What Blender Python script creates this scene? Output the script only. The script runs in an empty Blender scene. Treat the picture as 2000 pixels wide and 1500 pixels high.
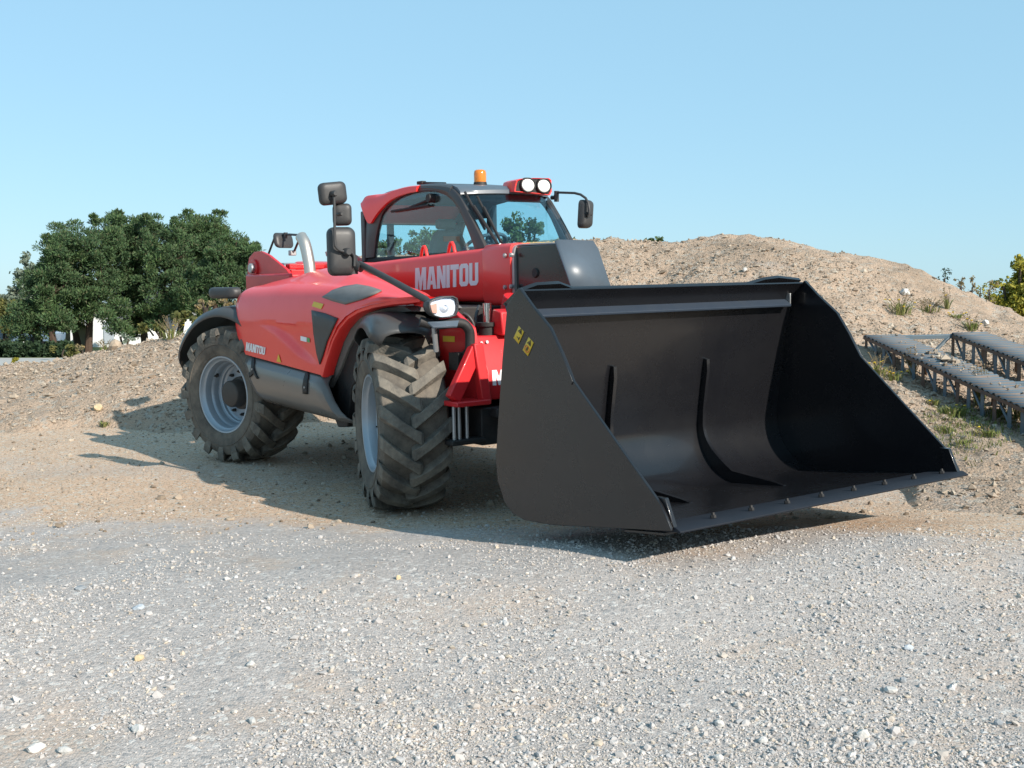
import bpy, math, random
import numpy as np
from mathutils import Vector, Matrix, Euler
from mathutils.bvhtree import BVHTree
random.seed(7); RNG = np.random.default_rng(11)
R = math.radians
S = bpy.context.scene
C = S.collection

# ------------------------------------------------------------------ camera, sky, sun, exposure
F, HZ, CAMH = 2256.0, 622.0, 1.45           # focal length in pixels of the 2000 px wide photo, horizon row, eye height
TH = math.atan((750 - HZ) / F)
cd = bpy.data.cameras.new('camera'); cam = bpy.data.objects.new('camera', cd); C.objects.link(cam)
cam.location = (0, 0, CAMH); cam.rotation_euler = (math.pi / 2 - TH, 0, 0)
cd.sensor_width = 36; cd.lens = F / 2000 * 36; cd.clip_start = .05; cd.clip_end = 6000
S.camera = cam
SUN_AZ, SUN_EL = -45.0, 29.5                # azimuth from +X towards +Y
w = bpy.data.worlds.new('World'); S.world = w; w.use_nodes = True
nt = w.node_tree; nt.nodes.clear()
sky = nt.nodes.new('ShaderNodeTexSky'); sky.sky_type = 'NISHITA'; sky.sun_disc = False
sky.sun_elevation = R(SUN_EL); sky.sun_rotation = R(90 - SUN_AZ)
sky.altitude = 0; sky.air_density = 1.0; sky.dust_density = .6; sky.ozone_density = 2.0
tint = nt.nodes.new('ShaderNodeMix'); tint.data_type = 'RGBA'; tint.blend_type = 'MIX'        # a hazy bright late-summer sky: the clear-sky model softened by an even pale blue
tint.inputs[0].default_value = .72; tint.inputs[7].default_value = (1.86, 3.47, 4.5, 1)
bg = nt.nodes.new('ShaderNodeBackground'); bg.inputs[1].default_value = .13
wo = nt.nodes.new('ShaderNodeOutputWorld')
nt.links.new(sky.outputs[0], tint.inputs[6]); nt.links.new(tint.outputs[2], bg.inputs[0]); nt.links.new(bg.outputs[0], wo.inputs[0])
sd = bpy.data.lights.new('sun', 'SUN'); sd.energy = 4.6; sd.angle = R(.55); sd.color = (1, .92, .81)
so = bpy.data.objects.new('sun', sd); C.objects.link(so)
SDIR = Vector((math.cos(R(SUN_AZ)) * math.cos(R(SUN_EL)), math.sin(R(SUN_AZ)) * math.cos(R(SUN_EL)), math.sin(R(SUN_EL))))
so.rotation_euler = SDIR.to_track_quat('Z', 'Y').to_euler(); so.location = (20, -14, 18)
S.view_settings.view_transform = 'Standard'; S.view_settings.look = 'None'
S.view_settings.exposure = .58; S.view_settings.gamma = 1
S.view_settings.use_curve_mapping = False
S.render.engine = 'CYCLES'
S.cycles.max_bounces = 7; S.cycles.transparent_max_bounces = 20

# ------------------------------------------------------------------ machine pose and pixel helpers
MROT = Matrix.Rotation(R(-53.8), 3, 'Z') @ Matrix.Rotation(R(1.24), 3, 'Y') @ Matrix.Rotation(R(2.07), 3, 'X')
MPOS = Vector((-.006, 8.935, .128))
MW = Matrix.Translation(MPOS) @ MROT.to_4x4()
MWI = MW.inverted()
CT, ST = math.cos(TH), math.sin(TH)
def ray(u, v):                               # direction in the world of a point of the photograph
    x = (u - 1000) / F; y = (750 - v) / F
    return Vector((x, CT + y * ST, -ST + y * CT))
CAMV = MWI @ cam.location
def vray(u, v): return (MROT.transposed() @ ray(u, v)).normalized()
def hit(u, v, X=None, Y=None, Z=None):       # the same point on a plane of the machine
    d = vray(u, v)
    i, val = (0, X) if X is not None else (1, Y) if Y is not None else (2, Z)
    return CAMV + d * ((val - CAMV[i]) / d[i])
def at(u, v, y):                             # the same point at a distance from the camera, world
    d = ray(u, v); return Vector((0, 0, CAMH)) + d * (y / d.y)

# ------------------------------------------------------------------ materials
def mat(name, col, rough=.5, metal=0., coat=0., spec=.5, noise=None, bump=None, col2=None, dust=None):
    m = bpy.data.materials.new(name); m.use_nodes = True
    n = m.node_tree; b = n.nodes['Principled BSDF']; L = n.links.new
    b.inputs['Base Color'].default_value = (*col, 1); b.inputs['Roughness'].default_value = rough
    b.inputs['Metallic'].default_value = metal; b.inputs['Coat Weight'].default_value = coat
    b.inputs['Coat Roughness'].default_value = .08; b.inputs['Specular IOR Level'].default_value = spec
    tc = n.nodes.new('ShaderNodeTexCoord')
    if noise:                                # (scale, amount): colour wanders between col and col2
        t = n.nodes.new('ShaderNodeTexNoise'); t.inputs['Scale'].default_value = noise[0]; t.inputs['Detail'].default_value = 8
        t.inputs['Roughness'].default_value = .65
        L(tc.outputs['Object'], t.inputs['Vector'])
        r = n.nodes.new('ShaderNodeMapRange'); r.inputs[1].default_value = .5 - noise[1]; r.inputs[2].default_value = .5 + noise[1]
        L(t.outputs['Fac'], r.inputs[0])
        x = n.nodes.new('ShaderNodeMix'); x.data_type = 'RGBA'
        x.inputs[6].default_value = (*col, 1); x.inputs[7].default_value = (*(col2 or col), 1)
        L(r.outputs[0], x.inputs[0]); L(x.outputs[2], b.inputs['Base Color'])
        rr = n.nodes.new('ShaderNodeMapRange'); rr.inputs[3].default_value = max(0, rough - .08); rr.inputs[4].default_value = min(1, rough + .12)
        L(t.outputs['Fac'], rr.inputs[0]); L(rr.outputs[0], b.inputs['Roughness'])
    if bump:
        t = n.nodes.new('ShaderNodeTexNoise'); t.inputs['Scale'].default_value = bump[0]; t.inputs['Detail'].default_value = 6
        L(tc.outputs['Object'], t.inputs['Vector'])
        k = n.nodes.new('ShaderNodeBump'); k.inputs['Strength'].default_value = bump[1]; k.inputs['Distance'].default_value = bump[2]
        L(t.outputs['Fac'], k.inputs['Height']); L(k.outputs[0], b.inputs['Normal'])
    return m
def glass_mat(name, tint, refl=.9, ior=1.5):
    m = bpy.data.materials.new(name); m.use_nodes = True
    n = m.node_tree; n.nodes.clear(); L = n.links.new
    tr = n.nodes.new('ShaderNodeBsdfTransparent'); tr.inputs[0].default_value = (*tint, 1)
    gl = n.nodes.new('ShaderNodeBsdfGlossy'); gl.inputs['Roughness'].default_value = .02; gl.inputs[0].default_value = (refl, refl, refl, 1)
    fr = n.nodes.new('ShaderNodeFresnel'); fr.inputs[0].default_value = ior
    ge = n.nodes.new('ShaderNodeNewGeometry'); mr = n.nodes.new('ShaderNodeMapRange')      # same reflection from both faces of the pane
    mr.inputs[3].default_value = ior; mr.inputs[4].default_value = 1 / ior; L(ge.outputs['Backfacing'], mr.inputs[0]); L(mr.outputs[0], fr.inputs[0])
    mx = n.nodes.new('ShaderNodeMixShader'); o = n.nodes.new('ShaderNodeOutputMaterial')
    L(fr.outputs[0], mx.inputs[0]); L(tr.outputs[0], mx.inputs[1]); L(gl.outputs[0], mx.inputs[2]); L(mx.outputs[0], o.inputs[0])
    return m
def island_mat(name, cols, rough=.8, trans=0., patch=None):
    """colour picked per loose piece; optional soft patches in space"""
    m = bpy.data.materials.new(name); m.use_nodes = True
    n = m.node_tree; b = n.nodes['Principled BSDF']; L = n.links.new
    g = n.nodes.new('ShaderNodeNewGeometry'); r = n.nodes.new('ShaderNodeValToRGB')
    e = r.color_ramp.elements
    while len(e) < len(cols): e.new(.5)
    for i, c in enumerate(cols): e[i].position = i / max(1, len(cols) - 1); e[i].color = (*c, 1)
    L(g.outputs['Random Per Island'], r.inputs[0])
    out = r.outputs[0]
    if patch:
        tc = n.nodes.new('ShaderNodeTexCoord'); t = n.nodes.new('ShaderNodeTexNoise'); t.inputs['Scale'].default_value = patch[0]; t.inputs['Detail'].default_value = 3
        L(tc.outputs['Object'], t.inputs['Vector'])
        mr = n.nodes.new('ShaderNodeMapRange'); mr.inputs[1].default_value = .35; mr.inputs[2].default_value = .65
        L(t.outputs['Fac'], mr.inputs[0])
        x = n.nodes.new('ShaderNodeMix'); x.data_type = 'RGBA'; x.blend_type = 'MIX'; x.inputs[7].default_value = (*patch[1], 1)
        mm = n.nodes.new('ShaderNodeMath'); mm.operation = 'MULTIPLY'; mm.inputs[1].default_value = patch[2]
        L(mr.outputs[0], mm.inputs[0]); L(mm.outputs[0], x.inputs[0]); L(out, x.inputs[6]); out = x.outputs[2]
    L(out, b.inputs['Base Color']); b.inputs['Roughness'].default_value = rough; b.inputs['Specular IOR Level'].default_value = .25
    if trans:
        tl = n.nodes.new('ShaderNodeBsdfTranslucent'); mx = n.nodes.new('ShaderNodeMixShader'); mx.inputs[0].default_value = trans
        o = n.nodes['Material Output']; L(out, tl.inputs[0]); L(b.outputs[0], mx.inputs[1]); L(tl.outputs[0], mx.inputs[2]); L(mx.outputs[0], o.inputs[0])
    return m

RED = mat('red_paint', (.88, .042, .036), .34, 0, .25, .42, (3., .35), None, (.82, .042, .037))
REDF = mat('red_frame_paint', (.62, .015, .02), .42, 0, .2, .45, (5., .3), None, (.50, .018, .022))
BLACKP = mat('black_paint', (.0060, .0062, .0082), .25, 0, .28, .5, (2.2, .25), None, (.0095, .0095, .0110))
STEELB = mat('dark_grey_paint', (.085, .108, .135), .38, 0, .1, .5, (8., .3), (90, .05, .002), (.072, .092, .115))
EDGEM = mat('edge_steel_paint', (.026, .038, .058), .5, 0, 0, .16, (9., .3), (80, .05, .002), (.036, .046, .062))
PLAST = mat('black_plastic', (.028, .029, .032), .48, 0, 0, .5, (14., .3), (220, .10, .002), (.045, .043, .042))
FENDP = mat('fender_plastic', (.045, .047, .052), .33, 0, 0, .5, (9., .3), (150, .06, .002), (.062, .060, .056))
COVERP = mat('grey_cover_plastic', (.105, .098, .094), .28, 0, .15, .5, (6., .3), (160, .03, .002), (.13, .118, .108))
ARCHP = mat('grey_arch_plastic', (.17, .165, .16), .55, 0, 0, .4, (8., .3), (120, .08, .003), (.13, .125, .12))
DARK = mat('dark_machinery', (.012, .012, .014), .6, 0, 0, .4, (12., .3), (60, .2, .01), (.03, .027, .025))
RUB = mat('tyre_rubber', (.062, .055, .049), .78, 0, 0, .3, (7., .2), (70, .35, .008), (.18, .155, .125))
RIM = mat('rim_silver', (.33, .39, .45), .35, .35, 0, .5, (6., .3), None, (.29, .33, .37))
HUBM = mat('hub_brown_black', (.03, .026, .024), .55, 0, 0, .5, (10., .3), (80, .15, .004), (.06, .05, .042))
CHROME = mat('polished_steel', (.72, .72, .70), .22, 1., 0, .5, (4., .3), None, (.62, .60, .57))
GALV = mat('zinc_steel', (.45, .46, .47), .42, .7, 0, .5, (20., .3), None, (.36, .36, .36))
WHITE = mat('white_letter', (.78, .77, .79), .45)
GREYT = mat('grey_letter', (.36, .35, .34), .5)
YEL = mat('yellow_sticker', (.72, .47, .03), .45, 0, 0, .5, (60., .3), None, (.62, .40, .03))
BLK = mat('black_print', (.02, .018, .015), .5)
REDP = mat('red_print', (.55, .05, .02), .5)
GREENP = mat('green_print', (.08, .35, .10), .5)
CREAM = mat('cream_vinyl', (.19, .20, .18), .6, 0, 0, .4, (20., .3), None, (.20, .195, .17))
CABIN = mat('cab_trim_sky_tint', (.085, .12, .155), .6, 0, 0, .4, (10., .3), None, (.065, .09, .115))  # trim tinted blue, painting in the sky reflected by the panes
CABF = mat('cab_frame_black', (.03, .029, .031), .40, 0, .1, .5, (7., .3), None, (.05, .045, .043))
GLASS = glass_mat('cab_glass', (.82, .94, .965), .95, 1.40)
CLEAR = glass_mat('lamp_glass', (.95, .97, 1.0), .9, 1.45)
MIRR = mat('mirror_glass', (.85, .86, .87), .03, 1.)
REFL = mat('lamp_reflector', (.90, .91, .93), .42, .35)
LAMPW = mat('lamp_lens_white', (.90, .90, .88), .25, 0, .4)
AMBER = mat('amber_lens', (.95, .30, .02), .2, 0, .5)
AMBER.node_tree.nodes['Principled BSDF'].inputs['Transmission Weight'].default_value = .45
ORANGE = mat('indicator_lens', (.85, .42, .30), .25, 0, .4)
RUST = mat('rusty_steel', (.16, .095, .06), .75, 0, 0, .3, (14., .18), (60, .3, .004), (.10, .085, .08))
CORR = mat('blue_grey_steel', (.090, .142, .185), .5, .1, 0, .4, (6., .2), (50, .15, .004), (.13, .155, .17))
RIDGE = mat('rust_streaked_steel', (.17, .125, .10), .6, 0, 0, .3, (9., .2), (50, .2, .004), (.11, .13, .14))

# ------------------------------------------------------------------ mesh helpers
class MB:
    def __init__(s): s.v = []; s.f = []
    def add(s, vs, fs):
        o = len(s.v); s.v += [tuple(p) for p in vs]; s.f += [tuple(i + o for i in f) for f in fs]; return s
    def box(s, c, d, rot=None):
        vs = [Vector((x * d[0] / 2, y * d[1] / 2, z * d[2] / 2)) for x in (-1, 1) for y in (-1, 1) for z in (-1, 1)]
        if rot is not None: vs = [rot @ p for p in vs]
        vs = [p + Vector(c) for p in vs]
        return s.add(vs, [(0, 1, 3, 2), (4, 6, 7, 5), (0, 4, 5, 1), (2, 3, 7, 6), (0, 2, 6, 4), (1, 5, 7, 3)])
    def prism(s, pts, a, b, axis='Y'):       # outline in the other two axes, from a to b along axis
        n = len(pts)
        def P(p, t): return (p[0], t, p[1]) if axis == 'Y' else (t, p[0], p[1]) if axis == 'X' else (p[0], p[1], t)
        vs = [P(p, a) for p in pts] + [P(p, b) for p in pts]
        return s.add(vs, [tuple(range(n))[::-1], tuple(range(n, 2 * n))] + [(i, (i + 1) % n, n + (i + 1) % n, n + i) for i in range(n)])
    def loft(s, rings, closed=True, caps=True):
        n = len(rings[0]); vs = [p for r in rings for p in r]; fs = []
        for k in range(len(rings) - 1):
            for i in range(n if closed else n - 1):
                j = (i + 1) % n; fs.append((k * n + i, k * n + j, (k + 1) * n + j, (k + 1) * n + i))
        if caps and closed: fs += [tuple(range(n))[::-1], tuple(range((len(rings) - 1) * n, len(rings) * n))]
        return s.add(vs, fs)
    def tube(s, path, r, n=10):
        path = [Vector(p) for p in path]; rings = []; up = None
        rs = r if isinstance(r, (list, tuple)) else [r] * len(path)
        for k, p in enumerate(path):
            d = (path[min(k + 1, len(path) - 1)] - path[max(k - 1, 0)]).normalized()
            if up is None: up = Vector((0, 0, 1)) if abs(d.z) < .9 else Vector((1, 0, 0))
            x = d.cross(up).normalized(); up = x.cross(d).normalized()
            rings.append([p + rs[k] * (math.cos(a) * x + math.sin(a) * up) for a in [2 * math.pi * i / n for i in range(n)]])
        return s.loft(rings)
    def cyl(s, a, b, r, n=16, r2=None): return s.tube([a, b], [r, r if r2 is None else r2], n)
    def lathe(s, prof, n=48, M=None, closed=False):      # (radius, height along local Y)
        M = M or Matrix()
        rings = [[M @ Vector((r * math.cos(a), h, r * math.sin(a))) for r, h in prof] for a in [2 * math.pi * i / n for i in range(n)]]
        m = len(prof); vs = [p for q in rings for p in q]; fs = []
        for k in range(n):
            for i in range(m if closed else m - 1):
                j = (i + 1) % m; k2 = (k + 1) % n
                fs.append((k * m + i, k2 * m + i, k2 * m + j, k * m + j))
        return s.add(vs, fs)
    def build(s, name, m, parent=None, bevel=0, smooth=40, seg=2, thick=0, sub=0):
        me = bpy.data.meshes.new(name); me.from_pydata(s.v, [], s.f); me.validate(); me.update()
        o = bpy.data.objects.new(name, me); C.objects.link(o)
        if isinstance(m, (list, tuple)):
            for q in m: me.materials.append(q)
        else: me.materials.append(m)
        fixn(me)
        if smooth:
            me.polygons.foreach_set('use_smooth', [True] * len(me.polygons)); me.set_sharp_from_angle(angle=R(smooth))
        if sub:
            d = o.modifiers.new('sub', 'SUBSURF'); d.levels = d.render_levels = sub
        if thick:
            d = o.modifiers.new('thick', 'SOLIDIFY'); d.thickness = thick; d.offset = 0
        if bevel:
            d = o.modifiers.new('bevel', 'BEVEL'); d.width = bevel; d.segments = seg; d.limit_method = 'ANGLE'; d.angle_limit = R(35); d.harden_normals = False
        if parent: o.parent = parent
        return o
def fixn(me):
    import bmesh
    b = bmesh.new(); b.from_mesh(me); bmesh.ops.recalc_face_normals(b, faces=b.faces); b.to_mesh(me); b.free()
def raw(name, verts, faces, m, parent=None, smooth=False):       # numpy arrays, all faces the same size
    me = bpy.data.meshes.new(name); nv, nf, k = len(verts), len(faces), faces.shape[1]
    me.vertices.add(nv); me.vertices.foreach_set('co', np.ascontiguousarray(verts, dtype=np.float32).ravel())
    me.loops.add(nf * k); me.loops.foreach_set('vertex_index', np.ascontiguousarray(faces, dtype=np.int32).ravel())
    me.polygons.add(nf); me.polygons.foreach_set('loop_start', np.arange(0, nf * k, k, dtype=np.int32))
    me.polygons.foreach_set('use_smooth', np.full(nf, smooth)); me.update(calc_edges=True)
    me.materials.append(m)
    o = bpy.data.objects.new(name, me); C.objects.link(o)
    if parent: o.parent = parent
    return o
def empty(name, loc=(0, 0, 0), rz=0):
    o = bpy.data.objects.new(name, None); C.objects.link(o); o.location = loc; o.rotation_euler = (0, 0, rz); o.empty_display_size = .2
    return o
def tag(o, label=None, cat=None, group=None, kind=None):
    for k, x in (('label', label), ('category', cat), ('group', group), ('kind', kind)):
        if x: o[k] = x
    return o
def crom(pts, n=8):                           # smooth curve through points
    P = [Vector(p) for p in pts]; out = []
    for i in range(len(P) - 1):
        a = P[i - 1] if i else P[0] * 2 - P[1]; b, c = P[i], P[i + 1]; d = P[i + 2] if i + 2 < len(P) else c * 2 - b
        for k in range(n):
            t = k / n
            out.append(.5 * ((2 * b) + (c - a) * t + (2 * a - 5 * b + 4 * c - d) * t * t + (3 * b - a - 3 * c + d) * t ** 3))
    return out + [P[-1]]
def rrect(w_, h_, r, n=5, cx=0, cy=0):
    out = []
    for sx, sy, a0 in ((1, 1, 0), (-1, 1, 90), (-1, -1, 180), (1, -1, 270)):
        for k in range(n + 1):
            a = R(a0 + 90 * k / n); out.append((cx + sx * (w_ / 2 - r) + r * math.cos(a), cy + sy * (h_ / 2 - r) + r * math.sin(a)))
    return out

# smooth value noise for terrain and scatter
def vnoise(x, y, seed=0):
    xi = np.floor(x).astype(np.int64); yi = np.floor(y).astype(np.int64); fx = x - xi; fy = y - yi
    fx = fx * fx * (3 - 2 * fx); fy = fy * fy * (3 - 2 * fy)
    def h(a, b):
        n = (a * 374761393 + b * 668265263 + seed * 974711) & 0x7fffffff
        n = ((n ^ (n >> 13)) * 1274126177) & 0x7fffffff
        return ((n ^ (n >> 16)) & 0xffff) / 65535.
    return (h(xi, yi) * (1 - fx) + h(xi + 1, yi) * fx) * (1 - fy) + (h(xi, yi + 1) * (1 - fx) + h(xi + 1, yi + 1) * fx) * fy
def fbm(x, y, o=4, seed=0, gain=.5):
    t = 0; a = 1; s = 0
    for k in range(o): t = t + a * (vnoise(x, y, seed + k) - .5); s += a; a *= gain; x = x * 2.03 + 7.1; y = y * 2.03 + 3.3
    return t / s

# ------------------------------------------------------------------ terrain
def base_h(x, y):
    xc = np.clip(x, -7, 7); yc = np.clip(y, -4, 14)
    z = .075 + .0165 * (xc + .79) + .0387 * (yc - 8.36)
    z = z + .195 * np.exp(-((y - 5.85 - .12 * xc) / 1.05) ** 2 / 1.6) * np.exp(-((x - .6) / 5.) ** 2)
    far = np.clip((y - 14) / 11, 0, 1); far = far * far * (3 - 2 * far)
    z = z * (1 - far)
    z = z + .05 * fbm(x * .55, y * .55, 3, 5) * (1 - far) + .022 * fbm(x * 2.3, y * 2.3, 4, 9) * (np.hypot(x, y - 6) < 14)
    return z
UU = [-900, -300, 0, 100, 200, 370, 460, 560, 640, 700, 800, 900, 1000, 1100, 1180, 1290, 1400, 1450, 1520, 1560, 1640, 1700, 1760, 1820, 1880, 1940, 2000, 2150, 2500, 3200]
VV = [750, 738, 725, 713, 687, 655, 612, 565, 526, 507, 496, 488, 481, 477, 475, 475, 468, 467, 474, 480, 492, 508, 522, 544, 573, 601, 624, 650, 668, 690]
YC = [17, 16.5, 16, 16, 16, 16, 16.3, 16.8, 17, 17.2, 17.4, 17.5, 17.5, 17.5, 17.5, 17.5, 17.5, 17.5, 17.5, 17.5, 17.3, 17.2, 17, 16.8, 16.6, 16.4, 16.2, 16, 16, 16]
UT = [-900, 0, 370, 560, 800, 1300, 1550, 1800, 2000, 2600, 3200]
YT = [13, 12.6, 12.6, 13.0, 13.4, 13.4, 11.0, 7.6, 7.3, 7.2, 7.2]
def mound_h(x, y):
    yy = np.maximum(y, .5)
    u = 1000 + F * x / yy
    uw = u + 26 * fbm(u * .02, yy * .9, 3, 21)
    v = np.interp(uw, UU, VV); yc = np.interp(u, UU, YC); yt = np.interp(u, UT, YT) + 1.1 * fbm(x * .9, y * .9, 3, 31)
    zc = CAMH - yc * (v - HZ) / F
    zb = base_h(x, y) - .05
    t = (y - yt) / (yc - yt)
    right = np.clip((u - 1330) / 560, 0, 1); right = right * right * (3 - 2 * right)
    prof = np.where(t < 1, np.clip(t, 0, 1), 1)
    p1 = np.sin(prof * math.pi / 2) ** 1.15 * .45 + prof * .55
    zr = np.interp(y, [7.3, 9.5, 10.8, 13, 14.2], [.18, .40, .60, .93, 1.12])        # gentler foot under the ramps
    k = np.clip((y - 14.2) / np.maximum(yc - 14.2, .1), 0, 1)
    zr = np.where(y > 14.2, 1.12 + (np.maximum(zc, 1.16) - 1.12) * (k * .6 + .4 * np.sin(k * math.pi / 2)), zr)
    z = zb + (zc - zb) * p1
    z = z * (1 - right) + np.minimum(zr, np.maximum(zc, 1.0)) * right
    back = np.clip((y - yc) / 7., 0, 1)
    z = np.where(y > yc, zc + (zb - .4 - zc) * (back * back * (3 - 2 * back)), z)
    e = np.clip(t * 5, 0, 1)
    z = z + e * (.16 * fbm(x * .8, y * .8, 4, 41) * np.clip(1.6 - np.abs(t - .6) * 1.6, 0.1, 1) + .15 * np.abs(fbm(x * 2.6, y * 2.6, 4, 51)) + .05 * fbm(x * 7, y * 7, 3, 61))
    b0 = base_h(x, y); q = np.clip(t * 6, 0, 1); q = q * q * (3 - 2 * q)
    z = b0 - .04 + (z - b0 + .04) * q
    return np.where(t < 0, b0 - .04 - .8 * np.clip(-t, 0, 1), z)
def ground_h(x, y): return np.maximum(base_h(x, y), mound_h(x, y))
def gz(x, y): return float(ground_h(np.array([float(x)]), np.array([float(y)]))[0])

def soil_material(name, mound):
    m = bpy.data.materials.new(name); m.use_nodes = True
    n = m.node_tree; b = n.nodes['Principled BSDF']; L = n.links.new
    def node(t, **k):
        q = n.nodes.new(t)
        for a, v in k.items(): setattr(q, a, v)
        return q
    def mixc(f, a, c, mode='MIX'):
        q = node('ShaderNodeMix', data_type='RGBA', blend_type=mode)
        for sck, val in ((0, f), (6, a), (7, c)):
            if isinstance(val, (int, float)): q.inputs[sck].default_value = val
            elif isinstance(val, tuple): q.inputs[sck].default_value = (*val, 1)
            else: L(val, q.inputs[sck])
        return q.outputs[2]
    def noise(scale, det=4, rough=.55, vec=None):
        q = node('ShaderNodeTexNoise'); q.inputs['Scale'].default_value = scale; q.inputs['Detail'].default_value = det; q.inputs['Roughness'].default_value = rough
        L(vec or tc.outputs['Object'], q.inputs['Vector']); return q.outputs['Fac']
    def rng(x, a, c, lo=0., hi=1.):
        q = node('ShaderNodeMapRange', interpolation_type='SMOOTHSTEP')
        for i, val in ((1, a), (2, c), (3, lo), (4, hi)): q.inputs[i].default_value = val
        L(x, q.inputs[0]); return q.outputs[0]
    def math_(op, a, c=None):
        q = node('ShaderNodeMath', operation=op)
        for i, val in ((0, a), (1, c)):
            if val is None: continue
            if isinstance(val, (int, float)): q.inputs[i].default_value = val
            else: L(val, q.inputs[i])
        return q.outputs[0]
    tc = node('ShaderNodeTexCoord')
    vor = node('ShaderNodeTexVoronoi'); vor.inputs['Scale'].default_value = 105 if not mound else 46; L(tc.outputs['Object'], vor.inputs['Vector'])
    vor2 = node('ShaderNodeTexVoronoi'); vor2.inputs['Scale'].default_value = 42 if not mound else 17; L(tc.outputs['Object'], vor2.inputs['Vector'])
    sep = node('ShaderNodeSeparateColor'); L(vor.outputs['Color'], sep.inputs[0])
    sep2 = node('ShaderNodeSeparateColor'); L(vor2.outputs['Color'], sep2.inputs[0])
    big = noise(.45, 4); mid = noise(2.1, 6, .6); fine = noise(34, 6, .7)
    soil = mixc(rng(mid, .3, .7), (.51, .357, .25), (.42, .292, .205))
    soil = mixc(rng(fine, .35, .7), soil, (.56, .42, .305))
    soil = mixc(rng(sep2.outputs[0], .80, .86), soil, (.50, .45, .38))
    soil = mixc(rng(sep.outputs[1], .86, .93), soil, (.17, .125, .09))
    grav = mixc(rng(mid, .32, .68), (.415, .382, .362), (.345, .317, .302))
    grav = mixc(sep.outputs[0], mixc(.62, grav, (.25, .222, .205)), mixc(.5, grav, (.53, .485, .45)))
    grav = mixc(rng(sep2.outputs[0], .90, .95), grav, (.52, .49, .46))
    grav = mixc(rng(sep2.outputs[1], .92, .96), grav, (.27, .26, .255))
    pos = node('ShaderNodeNewGeometry'); sx = node('ShaderNodeSeparateXYZ'); L(pos.outputs['Position'], sx.inputs[0])
    if mound:
        f = rng(math_('ADD', math_('MULTIPLY', big, .7), math_('MULTIPLY', noise(1.3, 5, .6), .6)), .74, .86)
        f = math_('MULTIPLY', f, .35)
        soil = mixc(.5, soil, (.275, .222, .176))
        soil = mixc(rng(noise(.75, 5, .6), .50, .66, 0., .55), soil, (.235, .175, .125))
    else:                                     # grey gravel spread in front, bare sandy soil where the machine stands
        yb = math_('ADD', sx.outputs[1], math_('MULTIPLY', sx.outputs[0], .27))
        yb = math_('ADD', yb, math_('MULTIPLY', math_('SUBTRACT', mid, .5), 1.6))
        yb = math_('ADD', yb, math_('MULTIPLY', math_('SUBTRACT', noise(.8, 4), .5), 1.6))
        f = rng(yb, 6.9, 7.7, 1., 0.)
        band = rng(math_('ABSOLUTE', math_('SUBTRACT', math_('ADD', yb, 0.0), 9.3)), .25, .6, .22, 0.)
        f = math_('MAXIMUM', f, band)
        thin = rng(noise(.9, 5, .6), .50, .66, 0., .45)            # worn sandy patches inside the gravel
        f = math_('MULTIPLY', f, math_('SUBTRACT', 1., thin))
    col = mixc(f, soil, grav)
    if not mound:                             # beyond the yard: rough grass
        g = rng(sx.outputs[1], 24, 30)
        gcol = mixc(rng(noise(.5, 5), .35, .65), (.07, .10, .025), (.15, .15, .05))
        col = mixc(g, col, gcol)
    L(col, b.inputs['Base Color']); b.inputs['Roughness'].default_value = .92; b.inputs['Specular IOR Level'].default_value = .2
    h = math_('ADD', math_('MULTIPLY', vor.outputs['Distance'], -.45), math_('MULTIPLY', fine, .9))
    h = math_('ADD', h, math_('MULTIPLY', vor2.outputs['Distance'], -.5))
    k = node('ShaderNodeBump'); k.inputs['Strength'].default_value = .75; k.inputs['Distance'].default_value = .009 if not mound else .035
    L(h, k.inputs['Height']); L(k.outputs[0], b.inputs['Normal'])
    return m
GROUNDM = soil_material('gravel_yard', False); MOUNDM = soil_material('mound_soil', True)

def grid(name, X, Y, Z, m):
    ny, nx = X.shape; v = np.stack([X, Y, Z], -1).reshape(-1, 3)
    i = np.arange(ny * nx).reshape(ny, nx)
    f = np.stack([i[:-1, :-1], i[:-1, 1:], i[1:, 1:], i[1:, :-1]], -1).reshape(-1, 4)
    return raw(name, v, f, m, smooth=True)
sx = np.linspace(-1, 1, 380); gx = 6. * sx + 30 * np.sign(sx) * np.abs(sx) ** 5 + 1500 * np.sign(sx) * np.abs(sx) ** 30
ys = np.concatenate([-np.geomspace(900, 14, 18)[:-1], np.linspace(-14, 2, 24)[:-1], np.linspace(2, 14, 260)[:-1], np.geomspace(14, 60, 60)[:-1], np.geomspace(60, 3500, 40)])
GX, GY = np.meshgrid(gx, ys)
GZm = base_h(GX, GY)
tag(grid('ground', GX, GY, GZm, GROUNDM), kind='structure')
us = np.linspace(-700, 2950, 620); yy = np.concatenate([np.linspace(7.0, 19, 230)[:-1], np.linspace(19, 26, 40)])
MU, MY = np.meshgrid(us, yy); MX = (MU - 1000) / F * MY
tag(grid('mound', MX, MY, mound_h(MX, MY), MOUNDM), kind='structure')
ROADM = mat('pale_road', (.42, .41, .39), .9, 0, 0, .2, (3., .3), None, (.36, .35, .33))
mb = MB(); mb.add([(-80, 33.5, .02), (-8, 33.5, .02), (-8, 42, .02), (-80, 42, .02)], [(0, 1, 2, 3)])
tag(mb.build('road', ROADM), kind='structure')

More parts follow.
